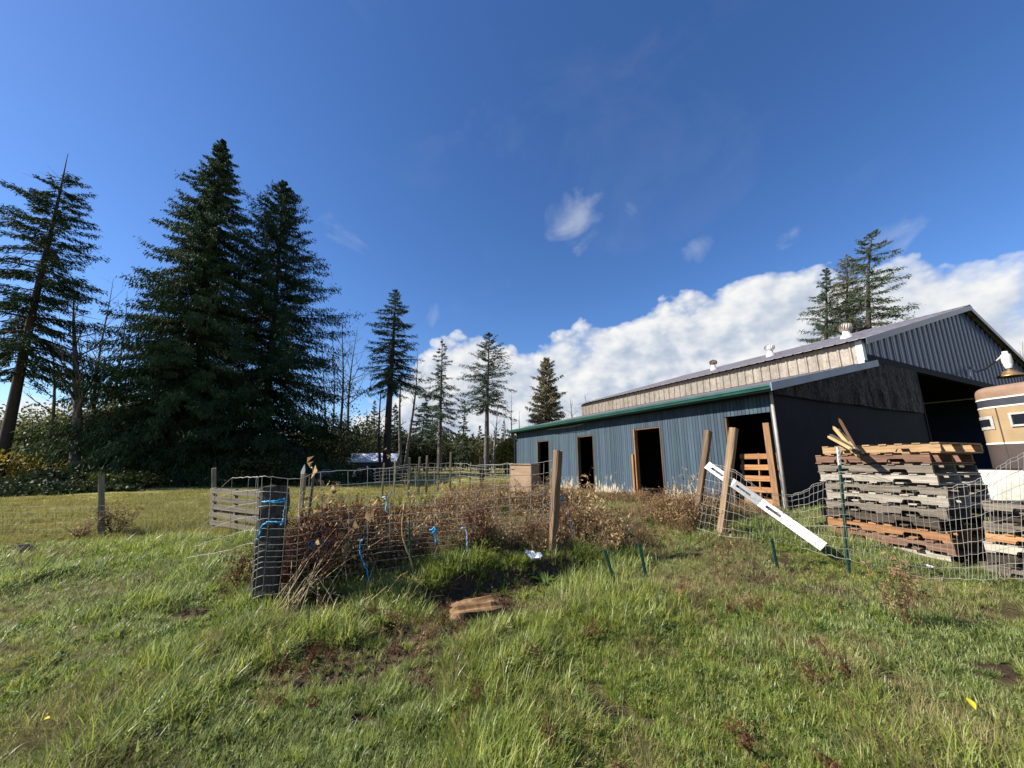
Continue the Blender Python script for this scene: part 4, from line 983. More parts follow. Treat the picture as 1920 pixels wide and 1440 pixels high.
# ------------------------------------------------------------------ two ponies in the shade under the spruces
def pony(name, loc, rz, h, mats_, label, head_turn=0, head_low=0):
    """one skinned body: trunk, neck, head and four jointed legs; mane and tail are parts.  Faces +X, h = height at the withers"""
    s = h; P = {'hip': (-.42, 0, .90), 'back': (-.05, 0, .88), 'wither': (.34, 0, .93), 'neck1': (.52, 0, 1.12 - .35 * head_low), 'poll': (.70, .06 * head_turn, 1.30 - .75 * head_low), 'muzzle': (.95, .16 * head_turn, 1.10 - .85 * head_low)}
    rad = {'hip': (.22, .24), 'back': (.23, .25), 'wither': (.20, .25), 'neck1': (.11, .17), 'poll': (.085, .10), 'muzzle': (.055, .06)}
    E = [('hip', 'back'), ('back', 'wither'), ('wither', 'neck1'), ('neck1', 'poll'), ('poll', 'muzzle')]
    for i, sy in enumerate((-1, 1)):
        st = .05 * (1 if i else -1)
        for nm, p, r in (('st%d' % i, (-.50, .13 * sy, .62), .105), ('hk%d' % i, (-.60 + st, .13 * sy, .40), .055), ('ft%d' % i, (-.54 + st, .13 * sy, .09), .040), ('hf%d' % i, (-.52 + st, .13 * sy, .02), .052),
                         ('sh%d' % i, (.30, .13 * sy, .60), .095), ('kn%d' % i, (.32 - st, .13 * sy, .34), .050), ('ff%d' % i, (.31 - st, .13 * sy, .09), .038), ('fh%d' % i, (.33 - st, .13 * sy, .02), .050)):
            P[nm] = p; rad[nm] = (r, r)
        E += [('hip', 'st%d' % i), ('st%d' % i, 'hk%d' % i), ('hk%d' % i, 'ft%d' % i), ('ft%d' % i, 'hf%d' % i), ('wither', 'sh%d' % i), ('sh%d' % i, 'kn%d' % i), ('kn%d' % i, 'ff%d' % i), ('ff%d' % i, 'fh%d' % i)]
    keys = list(P); me = bpy.data.meshes.new('body'); me.from_pydata([tuple(c * s for c in P[k]) for k in keys], [(keys.index(a), keys.index(c)) for a, c in E], [])
    root = empty(name, loc, rz, label, 'horse'); o = link('body', me, root)
    md = o.modifiers.new('skin', 'SKIN'); sv_ = me.skin_vertices[0].data
    for k, v in zip(keys, sv_): v.radius = tuple(q * s for q in rad[k]); v.use_root = k == 'back'
    ss = o.modifiers.new('smooth', 'SUBSURF'); ss.levels = 2; ss.render_levels = 2
    me.materials.append(mats_)
    b = MB()
    for k in range(8): b.tube([(-.60 * s, .01 * (k - 4) * s, .92 * s), (-.68 * s, .015 * (k - 4) * s, .74 * s), (-.70 * s, .012 * (k - 4) * s, .34 * s)], [.02 * s, .028 * s, .006 * s], 5)
    b.build('tail', plain('dark_horse_hair_' + name, (.02, .018, .016, 1), .7), root)
    b = MB(); pk = Vector(P['poll']) * s; nk = Vector(P['neck1']) * s; wk = Vector(P['wither']) * s
    for k in range(12):
        q = k / 11; base = pk.lerp(nk, q * 2) if q < .5 else nk.lerp(wk, q * 2 - 1); base = base + Vector((-.03, 0, .13)) * s
        b.tube([base, base + Vector((-.02, -.07, -.05)) * s, base + Vector((-.02, -.10, -.20)) * s], [.025 * s, .022 * s, .004], 4)
    b.build('mane', plain('mane_hair_' + name, (.025, .022, .02, 1), .7), root)
    for sy in (-1, 1):
        b = MB(); e0 = pk + Vector((-.01, .05 * sy, .07)) * s; b.tube([e0, e0 + Vector((.005, .015 * sy, .06)) * s, e0 + Vector((.01, .01 * sy, .12)) * s], [.03 * s, .028 * s, .004], 5); b.build('ear', mats_, root)
    return root
def coat(name, patches, base, white):
    m, N, b = base_mat(name, .7, 0, .25); src = N.new('ShaderNodeTexCoord').outputs['Object']; fac = None
    wb = N.noise(src, 7, 3)
    for c, r in patches:
        dv = N.new('ShaderNodeVectorMath', operation='DISTANCE'); N.link(src, dv.inputs[0]); dv.inputs[1].default_value = c
        f = N.math('MULTIPLY', N.math('SUBTRACT', N.math('ADD', r, N.math('MULTIPLY', N.math('SUBTRACT', wb, .5), .12)), dv.outputs['Value']), 40, clamp=True)
        fac = f if fac is None else N.math('MAXIMUM', fac, f)
    N.link(N.mix(fac, base, white), b.inputs['Base Color']) if fac is not None else setattr(b.inputs['Base Color'], 'default_value', base); return m
pp = at(672, 904, 29.5); ph_ = 1.0
pony('horse', (pp.x, pp.y, g1(pp.x, pp.y)), R(-35), 1.12, coat('pied_coat', [((-.42, -.2, .92), .30), ((.98, .1, 1.38), .14), ((-.25, -.25, .85), .2)], (.024, .022, .020, 1), (.75, .73, .70, 1)), 'black horse with white patch on its flank standing in the shade', .3)
pp = at(611, 905, 28.5)
pony('horse', (pp.x, pp.y, g1(pp.x, pp.y)), R(62), 1.12, coat('grey_coat', [((.3, 0, .5), .01)], (.11, .11, .12, 1), (.2, .2, .2, 1)), 'plain dark grey horse with lowered head near the capped stake', .5, .7)
# ------------------------------------------------------------------ trees
FOL_SPRUCE = leafy('spruce_needles', [(.016, .034, .016, 1), (.026, .052, .022, 1), (.042, .070, .026, 1), (.058, .080, .030, 1)], .75, .12, .08, .9)
FOL_FIR = leafy('fir_needles', [(.036, .060, .034, 1), (.054, .080, .044, 1), (.080, .105, .055, 1)], .75, .12, .08, .7)  # needles lightened; slight distance haze put into the colour
FOL_CEDAR = leafy('cedar_sprays', [(.12, .105, .048, 1), (.16, .138, .068, 1), (.20, .165, .088, 1), (.10, .105, .045, 1)], .7, .15, .15, .8)
FOL_BUSH = leafy('shrub_leaves', [(.050, .070, .016, 1), (.080, .098, .020, 1), (.13, .13, .026, 1), (.065, .085, .020, 1)], .55, .35, .25, .5)
FOL_YELLOW = leafy('autumn_leaves', [(.16, .15, .028, 1), (.24, .19, .03, 1), (.30, .17, .03, 1)], .55, .4, .2, .7)
FOL_DARK = leafy('dark_understory_leaves', [(.022, .036, .012, 1), (.038, .055, .016, 1), (.055, .066, .020, 1)], .6, .2, .2, .6)
FOL_OLIVE = leafy('olive_far_foliage', [(.080, .085, .030, 1), (.12, .115, .042, 1), (.11, .090, .045, 1)], .7, .3, .15, .3)
def bark(name, a, c):
    m, N, b = base_mat(name, .9, 0, .15); v, _ = coords(N, (9, 9, 2.2)); g = N.noise(v, 1, 6, .7); N.link(N.mix(N.ramp(g, [(.35, 0.), (.7, 1.)]), a, c), b.inputs['Base Color']); bump(N, b, g, .8, .05); return m
BARK_DARK = bark('dark_bark', (.060, .046, .036, 1), (.030, .024, .020, 1)); BARK_GREY = bark('grey_bark', (.17, .15, .13, 1), (.075, .066, .058, 1)); BARK_PALE = bark('pale_bark', (.36, .33, .29, 1), (.19, .17, .15, 1))
def tubes_np(segs, n=4):
    """many tapered limbs at once: each segment list is (points, radii)"""
    V = []; Q = []; o = 0
    for pts, rad in segs:
        pts = np.asarray(pts, float); k = len(pts); t = np.gradient(pts, axis=0); t /= np.linalg.norm(t, axis=1)[:, None] + 1e-9
        ref = np.where(np.abs(t[:, 2:3]) < .9, np.array([[0, 0, 1.]]), np.array([[1., 0, 0]])); a = np.cross(t, ref); a /= np.linalg.norm(a, axis=1)[:, None] + 1e-9; c = np.cross(t, a)
        for j in range(n):
            q = 2 * math.pi * j / n; V.append(pts + (a * math.cos(q) + c * math.sin(q)) * np.asarray(rad)[:, None])
        blk = np.arange(k)
        for j in range(n):
            j2 = (j + 1) % n; Q.append(np.stack([o + j * k + blk[:-1], o + j2 * k + blk[:-1], o + j2 * k + blk[1:], o + j * k + blk[1:]], 1))
        o += n * k
    return np.concatenate(V), np.concatenate(Q)
def sprays(P, D, L, W, rng, fold=.35):
    """needle sprays / leaves: a folded rhombus at P along D"""
    n = len(P); D = D / (np.linalg.norm(D, axis=1)[:, None] + 1e-9); r = rng.normal(size=(n, 3)); A = np.cross(D, r); A /= np.linalg.norm(A, axis=1)[:, None] + 1e-9; B = np.cross(D, A)
    m_ = P + D * (L * .45)[:, None]
    V = np.stack([P, m_ + A * (W / 2)[:, None] - B * (W * fold * .3)[:, None], P + D * L[:, None], m_ - A * (W / 2)[:, None] - B * (W * fold * .3)[:, None]], 1).reshape(-1, 3)
    return V, np.arange(4 * n).reshape(n, 4)
def make_conifer(name, loc, H, rad, base=.0, nb=300, tw=70, twl=.5, droop=.25, rise=.25, hang=.35, power=.85, seed=0, lean=(0, 0), bend=0, trunk_r=None, m=None, mb=None, label='', group=None, gaps=.12, width=.28, dead=0, cat='tree', bare_top=0, shape=None, clump=1.0):
    rng = np.random.default_rng(seed); m = m or FOL_FIR; mb = mb or BARK_DARK; trunk_r = trunk_r or H * .016
    def axis(z):
        t = np.asarray(z) / H; return np.stack([lean[0] * np.asarray(z) + bend * H * np.clip(t - .72, 0, 1) ** 1.6 + .01 * H * np.sin(t * 7 + seed) * t * (1 - t), lean[1] * np.asarray(z), np.asarray(z) - abs(bend) * .25 * H * np.clip(t - .8, 0, 1) ** 1.2], -1)
    zs = np.linspace(-.4, H * .995, 22); segs = [(axis(zs), trunk_r * np.clip(1 - zs / H, .02, 1) ** .8 * (1 + .5 * np.exp(-np.maximum(zs, 0) / (H * .02))))]
    AP = []; AD = []; AL = []; AW = []
    for i in range(nb):
        t = base + (1 - base) * (1 - bare_top) * (1 - (1 - (i + rng.random()) / nb) ** (.92)) if True else 0
        if rng.random() < gaps: continue
        q = (t - base) / max(1e-6, 1 - base); pr = shape(q) if shape else (1 - q) ** power * min(1, .45 + q * 6)
        L = rad * pr * (rng.uniform(.5, 1.15) + (.35 if rng.random() < .07 else 0)) * (1 + .30 * (float(vnoise(np.array([(i * 2.39996 % 6.283) * 1.6 + seed]), np.array([t * 9.]), seed)[0]) - .4)) + rad * .008
        tw_ = tw; az = i * 2.39996 + rng.normal() * .5; z0 = t * H
        a0 = rise * q * 1.5 - .12 + rng.normal() * .16
        s = np.linspace(0, 1, 7); o0 = axis(np.array([z0]))[0]
        dx, dy = math.cos(az), math.sin(az)
        def pt(s): 
            s = np.asarray(s); zz = L * (a0 * s - droop * (1 - .5 * q) * s ** 1.7 + .32 * droop * s ** 4)
            side = L * .10 * math.sin(i) * s * s
            return np.stack([o0[0] + dx * L * s - dy * side, o0[1] + dy * L * s + dx * side, o0[2] + zz], -1)
        segs.append((pt(s), np.clip(trunk_r * .22 * (L / rad) * (1 - s * .92), .006, None)))
        if dead and rng.random() < dead: continue
        n = max(6, int(tw * 3.1 * (.25 + .75 * L / rad)))
        sc = rng.beta(1.7, 1.1, n); sc = np.where(sc < .12, sc + .3, sc)
        p = pt(sc); p = p + rng.normal(size=(n, 3)) * (.035 * L + .03) * clump * np.array([1, 1, .6])
        tang = pt(np.minimum(sc + .03, 1.03)) - pt(sc - .0); tang /= np.linalg.norm(tang, axis=1)[:, None] + 1e-9
        sd = np.where(rng.random(n) < .5, 1., -1.); lat = np.stack([-dy * sd, dx * sd, np.zeros(n)], -1)
        u = rng.uniform(.3, 1.0, n)
        D = tang * (1.15 - u)[:, None] + lat * u[:, None] * .85 + np.array([0, 0, -1]) * (hang * rng.uniform(.2, 1.9, n))[:, None] + rng.normal(size=(n, 3)) * .16
        AP.append(p); AD.append(D); AL.append(twl * (1.15 - .55 * sc) * rng.uniform(.6, 1.35, n) * (.35 + .65 * L / rad)); AW.append(twl * width * .40 * rng.uniform(.7, 1.3, n))
    # leader tip
    n = 16; zt = H * (1 - .06 * rng.random(n)) * (1 - bare_top * .9) ; p = axis(zt); AP.append(p); aa = rng.random(n) * 6.28; AD.append(np.stack([np.cos(aa) * .6, np.sin(aa) * .6, rng.uniform(.2, 1, n)], -1)); AL.append(twl * .6 * rng.uniform(.5, 1, n)); AW.append(twl * width * .6 * np.ones(n))
    tree = empty(name, loc, 0, label, cat, group)
    V, Q = tubes_np(segs[:1], 8); link('trunk', np_mesh('trunk', V, Q, mb, True), tree)
    V, Q = tubes_np(segs[1:], 3); link('branches', np_mesh('branches', V, Q, mb, True), tree)['kind'] = 'stuff'
    V, Q = sprays(np.concatenate(AP), np.concatenate(AD), np.concatenate(AL), np.concatenate(AW), rng)
    link('crown', np_mesh('crown', V, Q, m), tree); return tree
def hgt(px_top, py_top, p):
    return above(p, px_top, py_top) - p.z
def place(px, d, py=880):
    p = at(px, py, d); p.z = g1(p.x, p.y); return p
def conifer_px(px, top, d, wpx, **k):
    """foot column px at depth d, tip pixel (x, y), crown width in pixels"""
    p = place(px, d); H = hgt(top[0], top[1], p); T = at(top[0], top[1], p.y * cp + (p.z + H - EYE) * sp)
    return make_conifer(k.pop('name'), p, H, wpx / 2 / F * (p.y * cp + (H * .3) * sp), lean=((T.x - p.x) / H, 0), **k)
conifer_px(318, (420, 262), 31, 335, name='spruce_tree', base=.02, nb=780, tw=118, twl=.62, droop=.58, rise=.25, hang=1.25, power=.80, seed=2, m=FOL_SPRUCE, gaps=.05, width=.30, label='massive dark spruce with foliage to the ground, tallest tree in view', trunk_r=.45)
conifer_px(494, (532, 338), 35, 395, name='spruce_tree', base=.04, nb=620, tw=110, twl=.66, droop=.34, rise=.45, hang=.8, power=.78, seed=9, m=FOL_SPRUCE, gaps=.08, width=.30, label='second dark spruce with layered boughs, right beside the tallest one', trunk_r=.42)
conifer_px(0, (128, 285), 25, 250, name='fir_tree', base=.30, nb=230, tw=85, twl=.55, droop=.30, rise=.3, hang=.5, power=.62, seed=14, m=FOL_SPRUCE, gaps=.10, width=.28, dead=.22, bare_top=.13, label='leaning fir with bare dead tip and gappy boughs at the left edge', trunk_r=.34)
conifer_px(724, (742, 543), 40, 125, name='fir_tree', base=.44, nb=150, tw=44, twl=.62, droop=.30, rise=.35, hang=.4, power=.6, seed=21, gaps=.05, width=.26, label='tall fir on a bare dark trunk in front of the white roofed house', trunk_r=.48)
conifer_px(824, (829, 638), 52, 118, name='fir_tree', base=.24, nb=120, tw=36, twl=.75, droop=.42, rise=.3, hang=.35, power=.75, seed=33, gaps=.12, width=.26, label='drooping open fir with pale trunk, above the tall pale stakes', mb=BARK_GREY, trunk_r=.36)
conifer_px(911, (917, 625), 46, 130, name='fir_tree', base=.42, nb=150, tw=38, twl=.62, droop=.12, rise=.42, hang=.3, power=.66, seed=45, gaps=.06, width=.26, label='symmetrical fir on a long bare grey trunk, nearest the far barn corner', mb=BARK_GREY, trunk_r=.36)
conifer_px(1026, (1024, 672), 44, 104, name='cedar_tree', base=.05, nb=260, tw=60, twl=.60, droop=.55, rise=.6, hang=.9, power=.58, seed=52, m=FOL_CEDAR, gaps=.03, width=.30, label='olive brown cedar with dense cone shape beyond the far end of the barn')
conifer_px(868, (871, 750), 58, 40, name='fir_tree', base=.12, nb=70, tw=30, twl=.6, droop=.4, hang=.5, power=.8, seed=58, gaps=.1, label='small thin drooping fir between the two tall open firs')
conifer_px(782, (800, 745), 60, 82, name='fir_tree', base=.08, nb=110, tw=40, twl=.85, droop=.4, hang=.5, power=.7, seed=61, gaps=.06, label='bushy dark fir just left of the drooping open fir')
conifer_px(737, (741, 758), 50, 62, name='fir_tree', base=.05, nb=80, tw=40, twl=.7, droop=.3, hang=.5, power=.8, seed=63, gaps=.1, label='short green fir wrapped round the foot of the bare dark trunk')
conifer_px(703, (702, 752), 58, 52, name='fir_tree', base=.05, nb=80, tw=36, twl=.7, droop=.3, hang=.5, power=.8, seed=64, gaps=.1, label='short dark fir left of the bare dark trunk', m=FOL_SPRUCE)
# trees over the barn roof
conifer_px(1548, (1549, 503), 40, 190, name='spruce_tree', base=.15, nb=220, tw=62, twl=.58, droop=.12, rise=.35, hang=.5, power=.75, seed=71, gaps=.10, label='upswept spruce with separate boughs, left one behind the barn roof')
conifer_px(1592, (1588, 478), 42, 175, name='cedar_tree', base=.10, nb=280, tw=58, twl=.55, droop=.4, rise=.5, hang=.8, power=.62, seed=74, m=FOL_CEDAR, gaps=.10, width=.26, label='brownish cedar between the upswept spruce and the bent fir')
conifer_px(1640, (1622, 428), 38, 225, name='fir_tree', base=.15, nb=200, tw=75, twl=.60, droop=.35, rise=.35, hang=.5, power=.62, seed=77, gaps=.16, bend=.24, label='fir with wind bent top behind the barn ridge')
# far conifers on the skyline
far = [(845, 822, 120, 30), (860, 808, 130, 34), (886, 815, 110, 26), (900, 800, 115, 36), (930, 803, 120, 34), (945, 792, 130, 30), (962, 812, 120, 30), (690, 780, 90, 40), (812, 800, 95, 34), (667, 800, 85, 40), (640, 790, 90, 46), (1085, 790, 150, 34)]
fl = ['farthest fir low on the skyline, right of the drooping fir', 'pointed far fir under the thin drooping one', 'low far fir left of the bare grey trunk', 'dark far fir touching the bare grey trunk', 'far fir on the skyline above the pale birch', 'tallest of the far firs near the barn corner', 'far fir half hidden by the barn corner', 'far fir behind the short dark fir', 'far fir behind the foot of the drooping fir', 'shaded far fir above the white roof', 'shaded far fir beside the second spruce', 'far fir behind the barn roof line']
for i, (px, py, d, w) in enumerate(far): conifer_px(px, (px, py), d, w, name='fir_tree', base=.05, nb=46, tw=22, twl=1.5, droop=.3, hang=.5, power=.8, seed=100 + i, gaps=.05, width=.34, label=fl[i], group='far firs on the skyline')

# ------------------------------------------------------------------ bare and leafy broadleaf trees
def limb(rng, p, d, L, r, depth, segs, spread=.55, up=.25, n=6, kids=(2, 4), wob=.10):
    pts = [p]; dd = d / np.linalg.norm(d); st = L / n
    for k in range(n):
        dd = dd + rng.normal(size=3) * wob + np.array([0, 0, up * .12]); dd /= np.linalg.norm(dd); pts.append(pts[-1] + dd * st)
    pts = np.array(pts); rad = np.linspace(r, r * (.35 if depth else .25), n + 1); segs.append((pts, rad))
    if depth <= 0: return
    for k in range(rng.integers(kids[0], kids[1] + 1)):
        q = rng.uniform(.35, 1.0); i = min(int(q * n), n - 1); b = pts[i]; a = rng.random() * 6.28; ax = (pts[i + 1] - pts[i]); ax /= np.linalg.norm(ax)
        e = np.cross(ax, np.array([math.cos(a), math.sin(a), .3])); e /= np.linalg.norm(e) + 1e-9
        limb(rng, b, ax * (1 - spread) + e * spread + np.array([0, 0, up]), L * rng.uniform(.42, .7), rad[i] * .58, depth - 1, segs, spread, up, max(3, n - 1), kids, wob * 1.25)
def bare_tree(name, px, top, d, label, r=None, seed=0, m=None, n1=9, depth=3, up=.35, spread=.5, first=.35, leaves=None, leaf=.12, nleaf=0, group=None, blen=.30):
    rng = np.random.default_rng(seed); p = place(px, d); H = hgt(top[0], top[1], p); T = at(top[0], top[1], p.y * cp + (p.z + H - EYE) * sp); lx = (T.x - p.x) / H
    r = (r or H * .011) * 1.35; m = m or BARK_GREY; zs = np.linspace(-.3, H, 16); ph = rng.random() * 6
    ax = lambda z: np.stack([lx * z + .012 * H * np.sin(z / H * 5 + ph), .012 * H * np.cos(z / H * 4 + ph), z], -1)
    t = empty(name, p, 0, label, 'tree', group); segs = []
    V, Q = tubes_np([(ax(zs), r * np.clip(1.05 - zs / H, .06, 1))], 7); link('trunk', np_mesh('trunk', V, Q, m, True), t)
    for k in range(int(n1 * 1.6)):
        q = first + (1 - first) * (k + rng.random()) / (n1 * 1.6); q = min(q, .97); a = k * 2.4 + rng.normal() * .4; b = ax(np.array([q * H]))[0]
        limb(rng, b, np.array([math.cos(a), math.sin(a), rng.uniform(.35, 1.0)]), H * blen * (1.15 - q) * rng.uniform(.7, 1.2), r * (1.05 - q) * .55, depth - 1, segs, spread, up)
    V, Q = tubes_np(segs, 3); link('branches', np_mesh('branches', V, Q, m, True), t)['kind'] = 'stuff'
    if nleaf:
        tips = np.concatenate([s[0][1:] for s in segs]); P = tips[rng.integers(0, len(tips), nleaf)] + rng.normal(size=(nleaf, 3)) * .28
        V, Q = sprays(P, rng.normal(size=(nleaf, 3)) + np.array([0, 0, -.4]), leaf * rng.uniform(.7, 1.4, nleaf), leaf * .75 * rng.uniform(.7, 1.2, nleaf), rng); link('crown', np_mesh('crown', V, Q, leaves), t)
    return t
for a in ((140, (148, 540), 27, 'bare grey maple with many branches left of the tallest spruce', 201, BARK_GREY, 12, .30), (176, (205, 520), 30, 'thin bare tree leaning to the tallest spruce', 202, BARK_GREY, 10, .30), (96, (100, 610), 29, 'bare slender tree close to the leaning fir', 203, BARK_GREY, 8, .26), (208, (232, 545), 33, 'dark bare sapling against the edge of the tallest spruce', 204, BARK_DARK, 8, .26),
          (618, (628, 600), 44, 'bare tree nearest the second spruce, leafless and many branched', 205, BARK_GREY, 10, .26), (632, (645, 592), 46, 'tallest leafless tree right of the second spruce', 206, BARK_DARK, 11, .24), (648, (668, 612), 45, 'leafless tree with wide arching branches toward the tall fir', 207, BARK_GREY, 11, .34), (606, (608, 640), 48, 'half hidden leafless tree behind the second spruce boughs', 208, BARK_DARK, 8, .24),
          (748, (758, 640), 48, 'thin straight leafless trunk against the tall fir', 209, BARK_GREY, 5, .12), (763, (783, 655), 46, 'leaning leafless tree with few twigs right of the tall fir', 210, BARK_GREY, 7, .20), (716, (712, 690), 39, 'dark leafless trunk standing before the tall fir', 211, BARK_DARK, 5, .14),
          (927, (932, 745), 44, 'pale birch like tree with white trunk by the barn corner', 212, BARK_PALE, 7, .24), (948, (944, 772), 50, 'slim pale leafless tree behind the yellow bush', 213, BARK_PALE, 6, .2), (957, (961, 735), 55, 'thin leafless pole tree nearest the far barn corner', 214, BARK_GREY, 5, .14), (968, (975, 770), 52, 'leafless tree half hidden by the barn corner', 215, BARK_GREY, 6, .2),
          (1075, (1070, 742), 70, 'bare tree right of the cedar above the barn roof', 216, BARK_GREY, 9, .34), (1100, (1098, 738), 72, 'bare tree with spreading twigs where the galvanised band begins', 217, BARK_GREY, 9, .34), (1125, (1120, 746), 74, 'bare tree low behind the far end of the barn roof', 218, BARK_GREY, 8, .34), (1930, (1915, 640), 60, 'bare twiggy tree past the right slope of the gable', 219, BARK_GREY, 14, .30)):
    bare_tree('bare_tree', a[0], a[1], a[2], a[3], seed=a[4], m=a[5], n1=a[6], blen=a[7], r=(.26 if a[4] == 201 else .13 if a[2] < 40 else .17 if a[4] in (206, 207, 209, 210) else .12 if a[2] < 60 else .2), first=.45 if a[4] in (205, 206, 207, 208, 210) else .3)
# mossy ones with leaves still on
def lumps(rng, n, c, s): return rng.normal(size=(n, 3)) * np.array(s) + np.array(c)
def shrub(name, px, d, hpx, wpx, label, m, seed=0, nleaf=2600, leaf=.16, nl=9, group=None, cat='shrub', stems=7, solid=.5, py=None):
    """several stems carrying lumps of leaves"""
    rng = np.random.default_rng(seed); p = place(px, d); H = hgt(px, hpx, p); Rr = wpx / 2 / F * p.y * cp
    t = empty(name, p, 0, label, cat, group); segs = []; C = []
    for k in range(stems):
        a = rng.random() * 6.28; limb(rng, np.array([rng.normal() * .15 * Rr, rng.normal() * .15 * Rr, -.1]), np.array([math.cos(a) * .45, math.sin(a) * .45, 1.]), H * rng.uniform(.5, .85), H * .012 + .012, 2, segs, .5, .3)
    V, Q = tubes_np(segs, 3); link('stem', np_mesh('stem', V, Q, BARK_DARK, True), t)
    P = []; per = nleaf // nl
    for k in range(nl):
        z = rng.uniform(.18, .88); rr_ = Rr * (1 - .55 * z ** 2) ; a = rng.random() * 6.28; q = rng.random() ** .5 * .85
        P.append(lumps(rng, per, (math.cos(a) * rr_ * q, math.sin(a) * rr_ * q, z * H), (Rr * .26, Rr * .26, H * .10)))
    P = np.concatenate(P); P[:, 2] = np.abs(P[:, 2] - .05); n = len(P)
    V, Q = sprays(P, rng.normal(size=(n, 3)) + np.array([0, 0, -.3]), leaf * rng.uniform(.6, 1.4, n), leaf * .7 * rng.uniform(.7, 1.3, n), rng); link('crown', np_mesh('crown', V, Q, m), t); return t
und = [(640, 50, 772, 110, FOL_OLIVE, 'olive thicket at the foot of the tallest leafless tree'), (690, 54, 788, 100, FOL_DARK, 'dark thicket far behind the white roof'), (60, 37, 765, 210, FOL_BUSH, 'broad green thicket in the wood edge behind the leaning fir'), (135, 39, 752, 200, FOL_OLIVE, 'olive thicket in the wood edge behind the bare maple'), (225, 40, 760, 150, FOL_DARK, 'dark thicket in the wood edge touching the tallest spruce'), (575, 45, 790, 130, FOL_DARK, 'dark thicket behind the second spruce trunk'), (745, 56, 806, 90, FOL_DARK, 'dark thicket behind the tall fir trunk'), (40, 26, 850, 190, FOL_YELLOW, 'low golden leaved bush at the left edge under the leaning fir'), (95, 30, 745, 150, FOL_BUSH, 'tall yellow green thicket tree behind the bare maple'), (160, 31, 720, 150, FOL_BUSH, 'olive green thicket tree under the bare maple branches'), (215, 33, 700, 120, FOL_BUSH, 'leafy olive tree tucked against the tallest spruce'),
       (20, 32, 780, 140, FOL_BUSH, 'green thicket tree behind the trunk of the leaning fir'), (110, 24, 872, 170, FOL_DARK, 'dark low bush below the bare maple'), (230, 25, 885, 120, FOL_BUSH, 'green low shrub in front of the tallest spruce boughs'), (20, 21, 898, 220, FOL_DARK, 'black shaded hedge bush at the far left of the pasture'), (150, 22, 905, 160, FOL_DARK, 'dark shaded bush beside the grey pasture post'),
       (560, 38, 830, 170, FOL_DARK, 'dark understory shrub right of the second spruce trunk'), (620, 42, 800, 130, FOL_OLIVE, 'olive undergrowth at the foot of the leafless trees'), (665, 46, 800, 110, FOL_DARK, 'dark undergrowth left of the white roof'), (600, 30, 862, 150, FOL_DARK, 'dark low bush near the grey horse'), (520, 30, 850, 150, FOL_DARK, 'dark low bush between the two spruce trunks'),
       (800, 60, 835, 70, FOL_OLIVE, 'olive bush row left of the drooping fir trunk'), (850, 62, 828, 70, FOL_OLIVE, 'olive bush right of the drooping fir trunk'), (888, 62, 828, 70, FOL_OLIVE, 'olive bush left of the bare grey trunk'), (925, 60, 832, 60, FOL_OLIVE, 'olive bush behind the pale birch'), (951, 40, 812, 48, FOL_YELLOW, 'yellow green young tree leaning at the far barn corner'), (770, 58, 830, 70, FOL_DARK, 'dark bush right of the white roof'), (690, 38, 893, 120, FOL_DARK, 'dark low scrub below the white roof')]
for i, (px, d, hy_, w, m, lb) in enumerate(und): shrub('shrub' if w > 60 else 'young_tree', px, d, hy_, w, lb, m, 300 + i, 3400 if d < 35 else 2200, .20 if d < 35 else .30, 16)
# far woods: one mass beyond everything
rng = np.random.default_rng(5); n = 30000
a = R(-62) + rng.random(n) * R(124); dd = 165 + rng.random(n) * 50; x = np.sin(a) * dd; y = np.cos(a) * dd
hmax = 7 + 7 * fbm(x * .035, y * .035, 70, 3) + 3.5 * vnoise(x * .2, y * .2, 71); z = gz(x, y) + rng.random(n) ** .7 * hmax
V, Q = sprays(np.stack([x, y, z], 1), rng.normal(size=(n, 3)) + np.array([0, 0, .3]), 1.6 * rng.uniform(.6, 1.5, n), 1.2 * rng.uniform(.6, 1.4, n), rng)
tag(link('far_woods', np_mesh('far_woods', V, Q, FOL_OLIVE)), kind='stuff')
# ------------------------------------------------------------------ grass and weeds
G_LUSH = leafy('lush_grass', [(.175, .235, .036, 1), (.26, .325, .050, 1), (.34, .37, .072, 1), (.43, .41, .13, 1)], .42, .5, .45, .8)
G_BLUE = leafy('coarse_blue_grass', [(.20, .255, .078, 1), (.27, .32, .10, 1), (.35, .38, .145, 1)], .40, .48, .5, .9)
G_DRY = leafy('dry_grass', [(.26, .20, .085, 1), (.34, .27, .13, 1), (.20, .17, .06, 1), (.42, .35, .19, 1)], .6, .3, .3, 1.2)
G_FIELD = leafy('field_grass', [(.26, .255, .070, 1), (.32, .29, .08, 1), (.38, .33, .11, 1)], .55, .3, .3, .2)
W_BROWN = leafy('dead_weed_leaves', [(.16, .092, .046, 1), (.25, .155, .078, 1), (.40, .29, .15, 1), (.20, .11, .055, 1)], .75, .25, .15, 1.5)
W_RED = leafy('rusty_dock_seeds', [(.085, .032, .020, 1), (.14, .058, .034, 1), (.11, .044, .028, 1)], .8, .15, .1, 1.5)
W_GREEN = leafy('broad_weed_leaves', [(.060, .115, .020, 1), (.10, .16, .032, 1)], .6, .3, .15, 1.2)
hid = bpy.data.collections.new('grass_sources')           # not linked to the scene: sources for the ground cover only
def proto_from(V, Q, m, nm):
    me = np_mesh(nm, V, Q, m); o = bpy.data.objects.new(nm, me); return o
